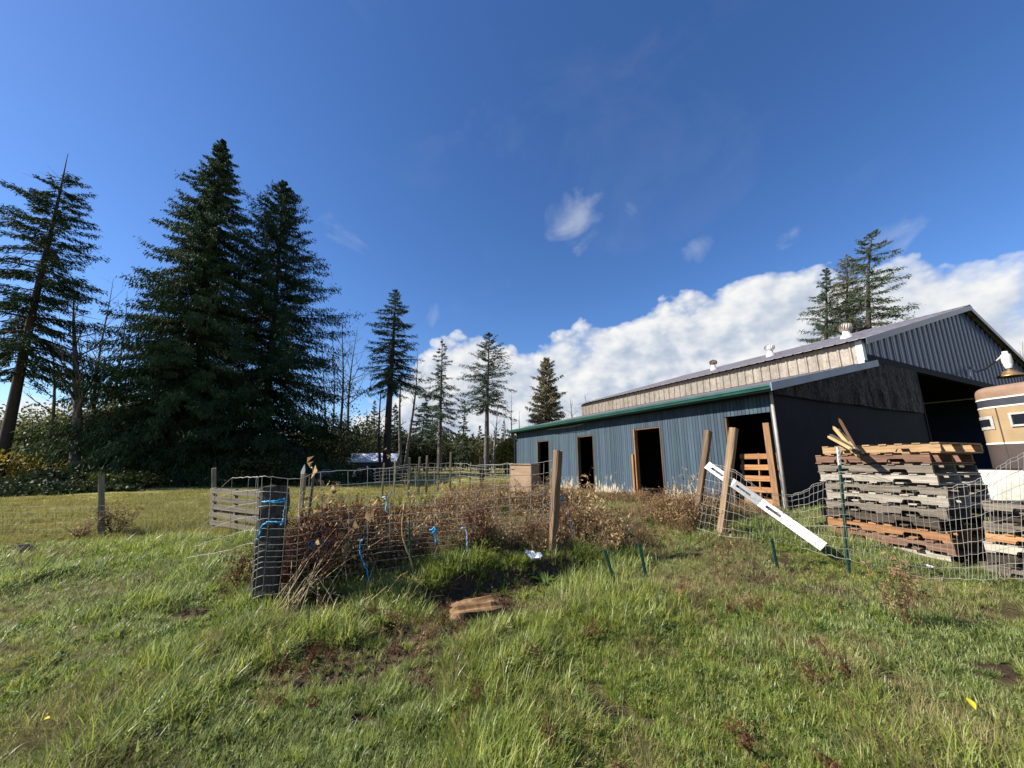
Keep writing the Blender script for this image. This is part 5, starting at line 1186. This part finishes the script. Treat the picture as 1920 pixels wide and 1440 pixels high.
def blades(rng, n, rad, ln, wd, lean, flat=0, seg=3):
    V = []; Q = []
    for i in range(n):
        a = rng.random() * 6.28; r = rad * math.sqrt(rng.random()); b = np.array([math.cos(a) * r, math.sin(a) * r, -.01]); L = ln * rng.uniform(.45, 1.2); d = a + rng.normal() * 1.0; l0 = lean * rng.uniform(.3, 1.3); w = wd * rng.uniform(.6, 1.25)
        o = len(V); p = b.copy(); side = np.array([-math.sin(d), math.cos(d), 0])
        for k in range(seg + 1):
            q = k / seg; ang = (l0 * .35 + l0 * 1.1 * q + flat); ww = w * (1 - q ** 1.6) + .0004
            V += [p - side * ww / 2, p + side * ww / 2]; p = p + np.array([math.cos(d) * math.sin(ang), math.sin(d) * math.sin(ang), math.cos(ang)]) * L / seg
        for k in range(seg): Q.append((o + 2 * k, o + 2 * k + 1, o + 2 * k + 3, o + 2 * k + 2))
    return np.array(V), np.array(Q)
def weed(rng, H, nst, leaves, ll, lw, spread=.5, tw=3):
    segs = []; P = []
    for k in range(nst):
        a = rng.random() * 6.28; limb(rng, np.array([rng.normal() * .04, rng.normal() * .04, -.02]), np.array([math.cos(a) * spread, math.sin(a) * spread, 1.]), H * rng.uniform(.6, 1.05), .0042, 1, segs, .45, .3, 5, (tw - 1, tw + 1), .13)
    V, Q = tubes_np(segs, 3); tips = np.concatenate([s[0][1:] for s in segs]); n = leaves
    P = tips[rng.integers(0, len(tips), n)] + rng.normal(size=(n, 3)) * .018
    V2, Q2 = sprays(P, rng.normal(size=(n, 3)) + np.array([0, 0, -.7]), ll * rng.uniform(.6, 1.5, n), lw * rng.uniform(.6, 1.3, n), rng, 1.6)
    return np.concatenate([V, V2]), np.concatenate([Q, Q2 + len(V)])
def dock(rng, H, nst):
    segs = []; P = []
    for k in range(nst):
        a = rng.random() * 6.28; h = H * rng.uniform(.7, 1.1); pts = np.array([[rng.normal() * .03 + math.cos(a) * .22 * h * q ** 1.4, rng.normal() * .006 + math.sin(a) * .22 * h * q ** 1.4, h * q] for q in np.linspace(0, 1, 6)]); segs.append((pts, np.linspace(.0045, .002, 6)))
        for j in range(7):
            i = rng.integers(2, 5); b = pts[i]; e = b + np.array([rng.normal() * .06, rng.normal() * .06, h * rng.uniform(.15, .35)]); segs.append((np.array([b, (b + e) / 2 + .01, e]), np.array([.002, .002, .001]))); t = rng.random((26, 1)); P.append(b * (1 - t) + e * t)
        t = rng.uniform(.45, 1, (40, 1)); P.append(pts[2] * (1 - t) + pts[5] * t)
    V, Q = tubes_np(segs, 3); P = np.concatenate(P); n = len(P); P = P + rng.normal(size=(n, 3)) * .006
    V2, Q2 = sprays(P, rng.normal(size=(n, 3)), .017 * rng.uniform(.6, 1.4, n), .013 * rng.uniform(.7, 1.3, n), rng); return np.concatenate([V, V2]), np.concatenate([Q, Q2 + len(V)])
def scatter_obj(name, P, rot, scl, idx, sources, kind='stuff'):
    """ground cover: one object whose points carry the source plants"""
    c = bpy.data.collections.new(name + '_sources')
    for i, o in enumerate(sources): o.name = '%s_source_%02d' % (name, i); c.objects.link(o)
    me = bpy.data.meshes.new(name); me.vertices.add(len(P)); me.vertices.foreach_set('co', np.asarray(P, np.float32).ravel())
    a = me.attributes.new('turn', 'FLOAT_VECTOR', 'POINT'); a.data.foreach_set('vector', np.asarray(rot, np.float32).ravel())
    a = me.attributes.new('size', 'FLOAT_VECTOR', 'POINT'); a.data.foreach_set('vector', np.asarray(scl, np.float32).ravel())
    a = me.attributes.new('which', 'INT', 'POINT'); a.data.foreach_set('value', np.asarray(idx, np.int32))
    o = bpy.data.objects.new(name, me); COL.objects.link(o); o['kind'] = kind
    g = bpy.data.node_groups.new(name, 'GeometryNodeTree'); g.interface.new_socket('Geometry', in_out='INPUT', socket_type='NodeSocketGeometry'); g.interface.new_socket('Geometry', in_out='OUTPUT', socket_type='NodeSocketGeometry')
    gi = g.nodes.new('NodeGroupInput'); go = g.nodes.new('NodeGroupOutput'); ip = g.nodes.new('GeometryNodeInstanceOnPoints'); ci = g.nodes.new('GeometryNodeCollectionInfo')
    ci.inputs['Collection'].default_value = c; ci.inputs['Separate Children'].default_value = True; ci.inputs['Reset Children'].default_value = True
    def attr(nm, t):
        n = g.nodes.new('GeometryNodeInputNamedAttribute'); n.data_type = t; n.inputs['Name'].default_value = nm; return n.outputs['Attribute']
    g.links.new(gi.outputs[0], ip.inputs['Points']); g.links.new(ci.outputs[0], ip.inputs['Instance']); ip.inputs['Pick Instance'].default_value = True
    g.links.new(attr('which', 'INT'), ip.inputs['Instance Index']); g.links.new(attr('turn', 'FLOAT_VECTOR'), ip.inputs['Rotation']); g.links.new(attr('size', 'FLOAT_VECTOR'), ip.inputs['Scale']); g.links.new(ip.outputs[0], go.inputs[0])
    o.modifiers.new('cover', 'NODES').node_group = g; return o
rng = np.random.default_rng(77)
lush = [proto_from(*blades(rng, 15, .06, .112, .0088, 1.0 + .25 * (k % 3)), G_LUSH, 'g') for k in range(5)]
blue = [proto_from(*blades(rng, 12, .07, .135, .0115, 1.1 + .25 * (k % 2)), G_BLUE, 'g') for k in range(4)]
tuft = [proto_from(*blades(rng, 30, .05, .21, .0075, 1.2), G_LUSH, 'g') for k in range(2)] + [proto_from(*blades(rng, 26, .05, .20, .0105, 1.25), G_BLUE, 'g')]
dry = [proto_from(*blades(rng, 12, .06, .16, .0045, 1.0), G_DRY, 'g') for k in range(3)] + [proto_from(*blades(rng, 8, .10, .30, .0045, .4, 1.2), G_DRY, 'g')]
field = [proto_from(*blades(rng, 18, .10, .11, .010, .5, 0, 2), G_FIELD, 'g') for k in range(3)]
cover = [proto_from(*sprays(np.column_stack([rng.normal(size=(26, 2)) * .05, rng.uniform(.01, .05, 26)]), np.column_stack([rng.normal(size=(26, 2)), rng.uniform(0, .4, 26)]), .035 * rng.uniform(.6, 1.4, 26), .028 * np.ones(26), rng), W_GREEN, 'g') for k in range(2)]
def leaf_blade(r, L, W, az, el):
    V = []; Q = []; n = 6
    for k in range(n + 1):
        q = k / n; w = W * math.sin(math.pi * min(.98, q ** .8 * .93 + .04)); e = el - .9 * q * q; c = np.array([math.cos(az) * math.cos(e) * L * q, math.sin(az) * math.cos(e) * L * q, math.sin(el) * L * q - .35 * L * q * q]); s_ = np.array([-math.sin(az), math.cos(az), 0])
        V += [c - s_ * w / 2 + np.array([0, 0, w * .18]), c, c + s_ * w / 2 + np.array([0, 0, w * .18])]
    for k in range(n): Q += [(3 * k, 3 * k + 1, 3 * k + 4, 3 * k + 3), (3 * k + 1, 3 * k + 2, 3 * k + 5, 3 * k + 4)]
    return np.array(V), np.array(Q)
def rosette_mesh(rng, k):
    V = []; Q = []; o = 0
    for i in range(9):
        v, q = leaf_blade(rng, .13 * rng.uniform(.6, 1.3), .042 * rng.uniform(.7, 1.3), i * 2.4, rng.uniform(.15, .9)); V.append(v); Q.append(q + o); o += len(v)
    return np.concatenate(V), np.concatenate(Q)
rosette = [proto_from(*rosette_mesh(rng, k), W_GREEN, 'g') for k in range(2)]
src = lush + blue + tuft + dry + field + cover + rosette       # 0-4 lush, 5-8 blue, 9-11 tuft, 12-15 dry, 16-18 field, 19-20 cover
N_R = 21
# keep the growth off the barn, the camper, stacks, dug soil
GARDEN = [tuple(at(512, 1120, 4.25).xy), tuple(at(605, 1102, 4.55).xy), tuple(at(690, 1088, 4.88).xy), tuple(at(780, 1075, 5.1).xy), (.35, 5.6), (1.4, 6.0), (2.6, 6.35), (4.2, 7.6), (6.0, 8.9), (.2, 20.9), (-1.8, 15.5), (-2.3, 10.5), (-3.1, 7.5), (-2.9, 5.4)]
def inside(x, y, poly):
    c = np.zeros(len(x), bool); n = len(poly); j = n - 1
    for i in range(n):
        (xi, yi), (xj, yj) = poly[i], poly[j]; c ^= ((yi > y) != (yj > y)) & (x < (xj - xi) * (y - yi) / (yj - yi + 1e-12) + xi); j = i
    return c
DIRT = [(ground(885, 1140), .55, .26), (ground(790, 1190), .48, .20), (ground(690, 1228), .52, .18), (ground(600, 1275), .40, .15), (ground(800, 1275), .16, .14),  (ground(610, 1140), .28, .12), (ground(380, 1150), .30, .10)]
def dirt(x, y):
    m_ = np.zeros(len(x))
    for c, rx, ry in DIRT:
        r = np.hypot((x - c.x) / rx, (y - c.y) / ry) + (fbm(x * 5, y * 5, 81) - .5) * 1.7; m_ = np.maximum(m_, 1 - sstep(.85, 1.3, r))
    return m_
sq, ss_, sL = bank(GX.ravel(), GY.ravel()); soilv = np.maximum(dirt(GX.ravel(), GY.ravel()), sstep(-1.3, -.6, sq) * (1 - sstep(.05, .2, sq)) * sstep(-.2, .3, ss_) * (1 - sstep(sL - .5, sL, ss_)))
sa = gme.attributes.new('soil', 'FLOAT', 'POINT'); sa.data.foreach_set('value', np.asarray(soilv, np.float32))
def blocked(x, y):
    X, Y = bl(x, y); f = (X > -.12) & (Y > -.25) & (Y < 14.6) & (X < 24)
    u = (x - ori.x) * math.cos(yaw2) + (y - ori.y) * math.sin(yaw2); v = -(x - ori.x) * math.sin(yaw2) + (y - ori.y) * math.cos(yaw2)
    f |= (u > -.12) & (u < PL + .12) & (v > -.05) & (v < PD)
    f |= (x > q0.x + .05) & (x < q0.x + 1.1) & (y < q0.y) & (y > q0.y - 1.5)
    f |= (x > CP.x - .1) & (x < CP.x + 2.1) & (y < CP.y) & (y > CP.y - 4)
    return f
N_ = 230000
az_ = R(-70) + rng.random(N_) * R(140); r_ = np.exp(rng.uniform(math.log(1.25), math.log(30), N_)); x = np.sin(az_) * r_; y = np.cos(az_) * r_
gard = inside(x, y, GARDEN); dk = dirt(x, y); q, s, L = bank(x, y); soilface = (q > -.28) & (q < .06) & (s > .15) & (s < L - .35)
n_t = fbm(x * .9, y * .9, 90); n_d = fbm(x * 1.4, y * 1.4, 95); n_b = fbm(x * .7, y * .7, 99); n_g = fbm(x * 3.2, y * 3.2, 97)
hollow = (q > -1.0) & (q < .02) & (s > .0) & (s < L - .3) & (rng.random(N_) < .45 * sstep(-1.0, -.35, q))
keep = ~blocked(x, y) & ~hollow & (rng.random(N_) > dk * .80) & ~(soilface & (rng.random(N_) < .5)) & ~(gard & (rng.random(N_) < .75)) & (n_g > .20 + .12 * vnoise(x * 2.3, y * 2.3, 140)) & (rng.random(N_) < np.clip(.35 + 1.3 * n_t, 0, 1))
slope_dry = sstep(.8, 1.6, x) * sstep(4.0, 4.6, y) * (1 - sstep(6.3, 7.0, y)) * (1 - sstep(3.5, 4.5, x))
idx = np.zeros(N_, int); u = rng.random(N_); pick = rng.random(N_)
isblue = u < sstep(.46, .60, n_b) * .75 + .10 + .25 * sstep(0, 2.5, x) * (1 - sstep(3.2, 4.4, x))
pd_ = np.clip(sstep(.54, .70, n_d) * .55 + slope_dry * .40 + .05 + .70 * gard, 0, .9); isdry = rng.random(N_) < pd_
idx = np.where(isblue, 5 + (pick * 4).astype(int), (pick * 5).astype(int)); istuft = (rng.random(N_) < .05 + .20 * sstep(.50, .62, n_t) + .30 * ((q > -.1) & (q < .3) & (s > 0) & (s < L))); idx = np.where(istuft, 9 + (pick * 3).astype(int), idx); idx = np.where(isdry, 12 + (pick * 4).astype(int), idx)
iscov = (rng.random(N_) < .05 + .2 * sstep(.55, .7, n_g)); idx = np.where(iscov & ~isdry, 19 + (pick * 2).astype(int), idx); idx = np.where(rng.random(N_) < .006, N_R + (pick * 2).astype(int), idx)
idx = np.where((dk > .45) & (rng.random(N_) < .6), 12 + (pick * 4).astype(int), idx)
isf = (x < -3.2) & (y > 8.6 + 1.2 * (n_d - .5)) | (r_ > 13); idx = np.where(isf, 16 + (pick * 3).astype(int), idx)
sc = (.46 + .56 * sstep(.35, .68, n_t)) * rng.uniform(.7, 1.25, N_) * (1 + .055 * np.clip(r_ - 3, 0, 12)); sc = np.where(gard, sc * .8, sc); sc = sc * (1 - .58 * np.clip(dirt(x, y + .12) + dirt(x, y + .28) + dk, 0, 1)); sc = np.where(x > 3.2, sc * .85, sc)
X_, Y_ = bl(x, y); sc = np.where((X_ > -2.2) & gard, sc * .6, sc)
turn = np.stack([rng.normal(size=N_) * .18, rng.normal(size=N_) * .18, rng.random(N_) * 6.28], 1)
S3 = np.stack([sc, sc, sc * rng.uniform(.75, 1.15, N_)], 1)
k = keep; scatter_obj('grass', np.stack([x, y, gz(x, y)], 1)[k], turn[k], S3[k], idx[k], src)
# dead weeds in the garden
brown = [proto_from(*weed(rng, .46 + .12 * k, 5 + k % 2, (170, 90, 60, 130)[k], (.05, .075, .035, .06)[k], (.022, .034, .016, .018)[k], .45), W_BROWN, 'w') for k in range(4)]
straw = [proto_from(*blades(rng, 16, .14, .42, .007, .35, 1.15), G_DRY, 'w'), proto_from(*weed(rng, .62, 8, 14, .04, .012, .7, 4), G_DRY, 'w')]
docks = [proto_from(*dock(rng, .62 + .08 * k, 5), W_RED, 'w') for k in range(3)]
gw_ = [proto_from(*weed(rng, .34, 5, 70, .055, .032, .6), W_GREEN, 'w')]
M_ = 23000; bx = rng.uniform(-3.3, 6.2, M_ * 3); by = rng.uniform(4.5, 21, M_ * 3); w_ = np.clip(6.5 / by, .25, 1) ** 1.5; ok = inside(bx, by, GARDEN) & (rng.random(M_ * 3) < w_) & ~blocked(bx, by); bx, by = bx[ok], by[ok]
kk = len(bx); nn = fbm(bx * .9, by * .9, 120); nr = fbm(bx * .8 + 4, by * .8, 121); X_, Y_ = bl(bx, by); q, s, L = bank(bx, by)
redp = (1 - sstep(-1.5, -.4, bx)) * (1 - sstep(5.8, 8.5, by)) * .75 * sstep(.32, .56, nr) + .05; ry = rng.random(kk); pick = rng.random(kk)
ii = np.where(ry < redp, 6 + (pick * 3).astype(int), np.where(ry < redp + .46, 4 + (pick * 2).astype(int), np.where(ry > .90, 9, (pick * 4).astype(int))))
hs_ = (.29 + .44 * sstep(.38, .64, nn)) * rng.uniform(.6, 1.2, kk) * np.where((rng.random(kk) < .08) & (ii < 4), 1.7, 1.) * (1 + .50 * (1 - sstep(-1.4, .2, bx)) * (1 - sstep(6.5, 9, by))) * (1 - .55 * sstep(-3.0, -.5, X_)) * (1 - .42 * sstep(7.2, 11.0, by)); hs_ = np.where((q > 0) & (q < .25) & (s > 0) & (s < L), hs_ * .8, hs_)
dens = rng.random(kk) < np.clip(.10 + 1.9 * (nn - .30), .08, 1)
P = np.stack([bx, by, gz(bx, by)], 1); T_ = np.stack([rng.normal(size=kk) * .28, rng.normal(size=kk) * .28, rng.random(kk) * 6.28], 1)
ex = np.column_stack([rng.uniform(-2.2, 2.6, 420), rng.uniform(2.3, 4.7, 420)]); ex = ex[fbm(ex[:, 0] * 1.3, ex[:, 1] * 1.3, 133) > .5]; ne = len(ex); es = rng.uniform(.18, .36, ne)
P = np.concatenate([P, np.column_stack([ex, gz(ex[:, 0], ex[:, 1])])]); T_ = np.concatenate([T_, np.column_stack([rng.normal(size=ne) * .9, rng.normal(size=ne) * .9, rng.random(ne) * 6.28])]); hs_ = np.concatenate([hs_, es]); ii = np.concatenate([ii, rng.integers(0, 9, ne)]); dens = np.concatenate([dens, np.ones(ne, bool)])
scatter_obj('dry_weeds', P[dens], T_[dens], np.stack([hs_, hs_, hs_], 1)[dens], ii[dens], brown + straw + docks + gw_)
# single plants that stand out
def single(name, px, py, V, Q, m, label, cat='plant', s=1, rz=0, d=None):
    p = ground(px, py) if d is None else place(px, d); o = link(name, np_mesh(name, V, Q, m)); o.location = p; o.scale = (s, s, s); o.rotation_euler = (0, 0, rz); return tag(o, label, cat)
def two_part(name, px, py, label, H, nst, nl, ll, lw, m, mstem, spread=.4, cat='plant', seed=0, d=None, depth=2):
    r = np.random.default_rng(seed); p = ground(px, py) if d is None else place(px, d); t = empty(name, p, 0, label, cat); segs = []
    for k in range(nst):
        a = r.random() * 6.28; limb(r, np.array([r.normal() * .03, r.normal() * .03, -.03]), np.array([math.cos(a) * spread, math.sin(a) * spread, 1.]), H * r.uniform(.6, 1.0), .006, depth, segs, .45, .3, 6, (2, 4), .11)
    V, Q = tubes_np(segs, 4); link('stem', np_mesh('stem', V, Q, mstem, True), t)
    if nl:
        tips = np.concatenate([s_[0][2:] for s_ in segs]); P = tips[r.integers(0, len(tips), nl)] + r.normal(size=(nl, 3)) * .01
        V, Q = sprays(P, r.normal(size=(nl, 3)) + np.array([0, 0, -.3]), ll * r.uniform(.6, 1.4, nl), lw * r.uniform(.6, 1.4, nl), r, 1.3); link('leaves', np_mesh('leaves', V, Q, m), t)['kind'] = 'stuff'
    return t
STEM_D = plain('dead_stem', srgb(92, 66, 48), .8, 0, .2, .3, 9, 0); STEM_P = plain('pale_dead_stem', srgb(176, 156, 122), .8, 0, .2, .3, 9, 0)
two_part('bramble_bush', 215, 1000, 'brown leafless bramble bush beside the grey pasture post', .55, 26, 700, .05, .02, W_BROWN, STEM_D, .8, 'bush', 1, None, 3)
two_part('bramble_bush', 150, 1010, 'low brown bramble patch left of the grey pasture post', .40, 16, 260, .05, .02, W_BROWN, STEM_D, .8, 'bush', 2, None, 2)
two_part('dock_plant', 452, 1098, 'rusty dead dock plant left of the thick post', .34, 12, 420, .03, .016, W_RED, STEM_D, .5, 'plant', 3)
two_part('dock_plant', 415, 1120, 'bare branched dead dock stems just left of the rusty dock', .30, 5, 30, .03, .015, W_RED, STEM_D, .6, 'plant', 4, None, 1)
two_part('dead_stalk', 1345, 1088, 'tall dead brown stalk standing in the grass before the leaning posts', .66, 3, 160, .03, .014, W_BROWN, STEM_D, .14, 'plant', 5, None, 2)
two_part('dead_stalk', 1650, 1060, 'dark dead weed growing up through the wire by the tall pallet stack', .55, 6, 320, .04, .016, W_BROWN, STEM_D, .3, 'plant', 6, 3.75, 2)
two_part('dead_stalk', 1250, 965, 'tall dead seed stalk left of the leaning posts', .8, 5, 260, .05, .02, W_BROWN, STEM_D, .3, 'plant', 7, 7.6, 2)
two_part('dead_stalk', 1218, 945, 'dark dead stalk standing in front of the widest doorway', .5, 3, 60, .05, .03, W_RED, STEM_D, .15, 'plant', 8, 8.7, 1)
two_part('dead_stalk', 880, 930, 'tall seed stalk left of the plywood box', .62, 4, 120, .05, .02, W_BROWN, STEM_D, .25, 'plant', 9, 8.4, 2)
lp_ = ground(520, 1165); r = np.random.default_rng(12); segs = []; segr = []
t = empty('leaning_stalks', lp_, 0, 'bundle of long dead stalks leaning right across the foot of the fence', 'plant'); P = []
for k in range(22):
    e = at(640 + r.normal() * 34, 1010 + r.normal() * 22, 4.35 + r.normal() * .1) - lp_; b0 = np.array([r.normal() * .09, r.normal() * .05, -.02]); e = np.array(e); pts = np.array([b0 + (e - b0) * q + np.array([0, 0, .08 * math.sin(3.1 * q) * r.uniform(.2, 1)]) for q in np.linspace(0, r.uniform(.8, 1.1), 8)]); segs.append((pts, np.linspace(.0055, .002, 8)))
    tt = r.uniform(.5, 1, (60, 1)); P.append(pts[3] * (1 - tt) + pts[7] * tt)
V, Q = tubes_np(segs, 4); link('stem', np_mesh('stem', V, Q, STEM_P, True), t)
P = np.concatenate(P); P = P + r.normal(size=P.shape) * .022; n = len(P); V, Q = sprays(P, r.normal(size=(n, 3)), .024 * r.uniform(.6, 1.4, n), .016 * r.uniform(.7, 1.3, n), r); link('seed_head', np_mesh('seed_head', V, Q, W_RED), t)
# loose dead canes below the fence
cane = []; r = np.random.default_rng(15)
for k in range(60):
    b0 = np.array(ground(r.uniform(560, 800), r.uniform(1105, 1165))); a = r.random() * 6.28; L_ = r.uniform(.15, .5); el_ = r.uniform(.1, 1.1); e = b0 + np.array([math.cos(a) * math.cos(el_), math.sin(a) * math.cos(el_), math.sin(el_)]) * L_
    cane.append((np.array([b0, (b0 + e) / 2 + np.array([0, 0, .03]), e]), np.array([.005, .0045, .002])))
V, Q = tubes_np(cane, 4); o = link('dead_canes', np_mesh('dead_canes', V, Q, STEM_P, True)); tag(o, kind='stuff')
# broad leaved green plant by the bank
r = np.random.default_rng(8); p = ground(1020, 1098); t = empty('leafy_plant', p, 0, 'bright green broad leaved plant on the bank below the brown post', 'plant')
for k in range(17): V, Q = leaf_blade(r, .24 * r.uniform(.6, 1.25), .07 * r.uniform(.7, 1.2), k * 2.4, r.uniform(.5, 1.35)); link('leaf', np_mesh('leaf', V, Q, W_GREEN, True), t)
# old stump at the left
sp_ = ground(42, 1040); t = empty('rotten_stump', sp_, .4, 'grey rotten stump leaning in the grass at the left edge', 'stump')
r = random.Random(3); b = MB(); n = 14; vs = []
for i, (z, rr_) in enumerate(((-.1, .17), (.0, .14), (.05, .11), (.08, .09))):
    for k in range(n): a = 6.283 * k / n; q = rr_ * (1 + .12 * math.sin(3 * a) + r.uniform(-.06, .06)); vs.append((q * math.cos(a) * 1.2 + .25 * z, q * math.sin(a), z + (r.uniform(-.03, .10) if i == 3 else 0)))
b.add(vs, [(i * n + k, i * n + (k + 1) % n, (i + 1) * n + (k + 1) % n, (i + 1) * n + k) for i in range(3) for k in range(n)] + [tuple(3 * n + k for k in range(n))]); b.build('rotten_wood', WOOD_POST, t)

# crumbly clods on the bare soil
r = np.random.default_rng(31); cl = []
for k in range(4):
    bm = bmesh.new(); bmesh.ops.create_icosphere(bm, subdivisions=2, radius=.028)
    for v in bm.verts: v.co *= r.uniform(.7, 1.25); v.co.z *= .7
    me = bpy.data.meshes.new('clod'); bm.to_mesh(me); bm.free(); me.materials.append(plain('clod_soil_%d' % k, (.10 - .015 * k, .066 - .01 * k, .042 - .007 * k, 1), .95, 0, .1, .4, 30, .3)); cl.append(bpy.data.objects.new('clod', me))
n = 60000; cx = r.uniform(-3.5, 4.5, n); cy = r.uniform(1.5, 7, n); q, s, L = bank(cx, cy)
ok = ((dirt(cx, cy) > .35) | ((q > -.8) & (q < .05) & (s > .1) & (s < L - .3))) & (r.random(n) < .5); cx, cy = cx[ok], cy[ok]; n = len(cx)
sz = r.uniform(.15, .9, n) ** 1.6; scatter_obj('soil_clods', np.stack([cx, cy, gz(cx, cy)], 1), np.stack([r.random(n) * 6, r.random(n) * 6, r.random(n) * 6], 1), np.stack([sz, sz, sz], 1), r.integers(0, 4, n), cl)
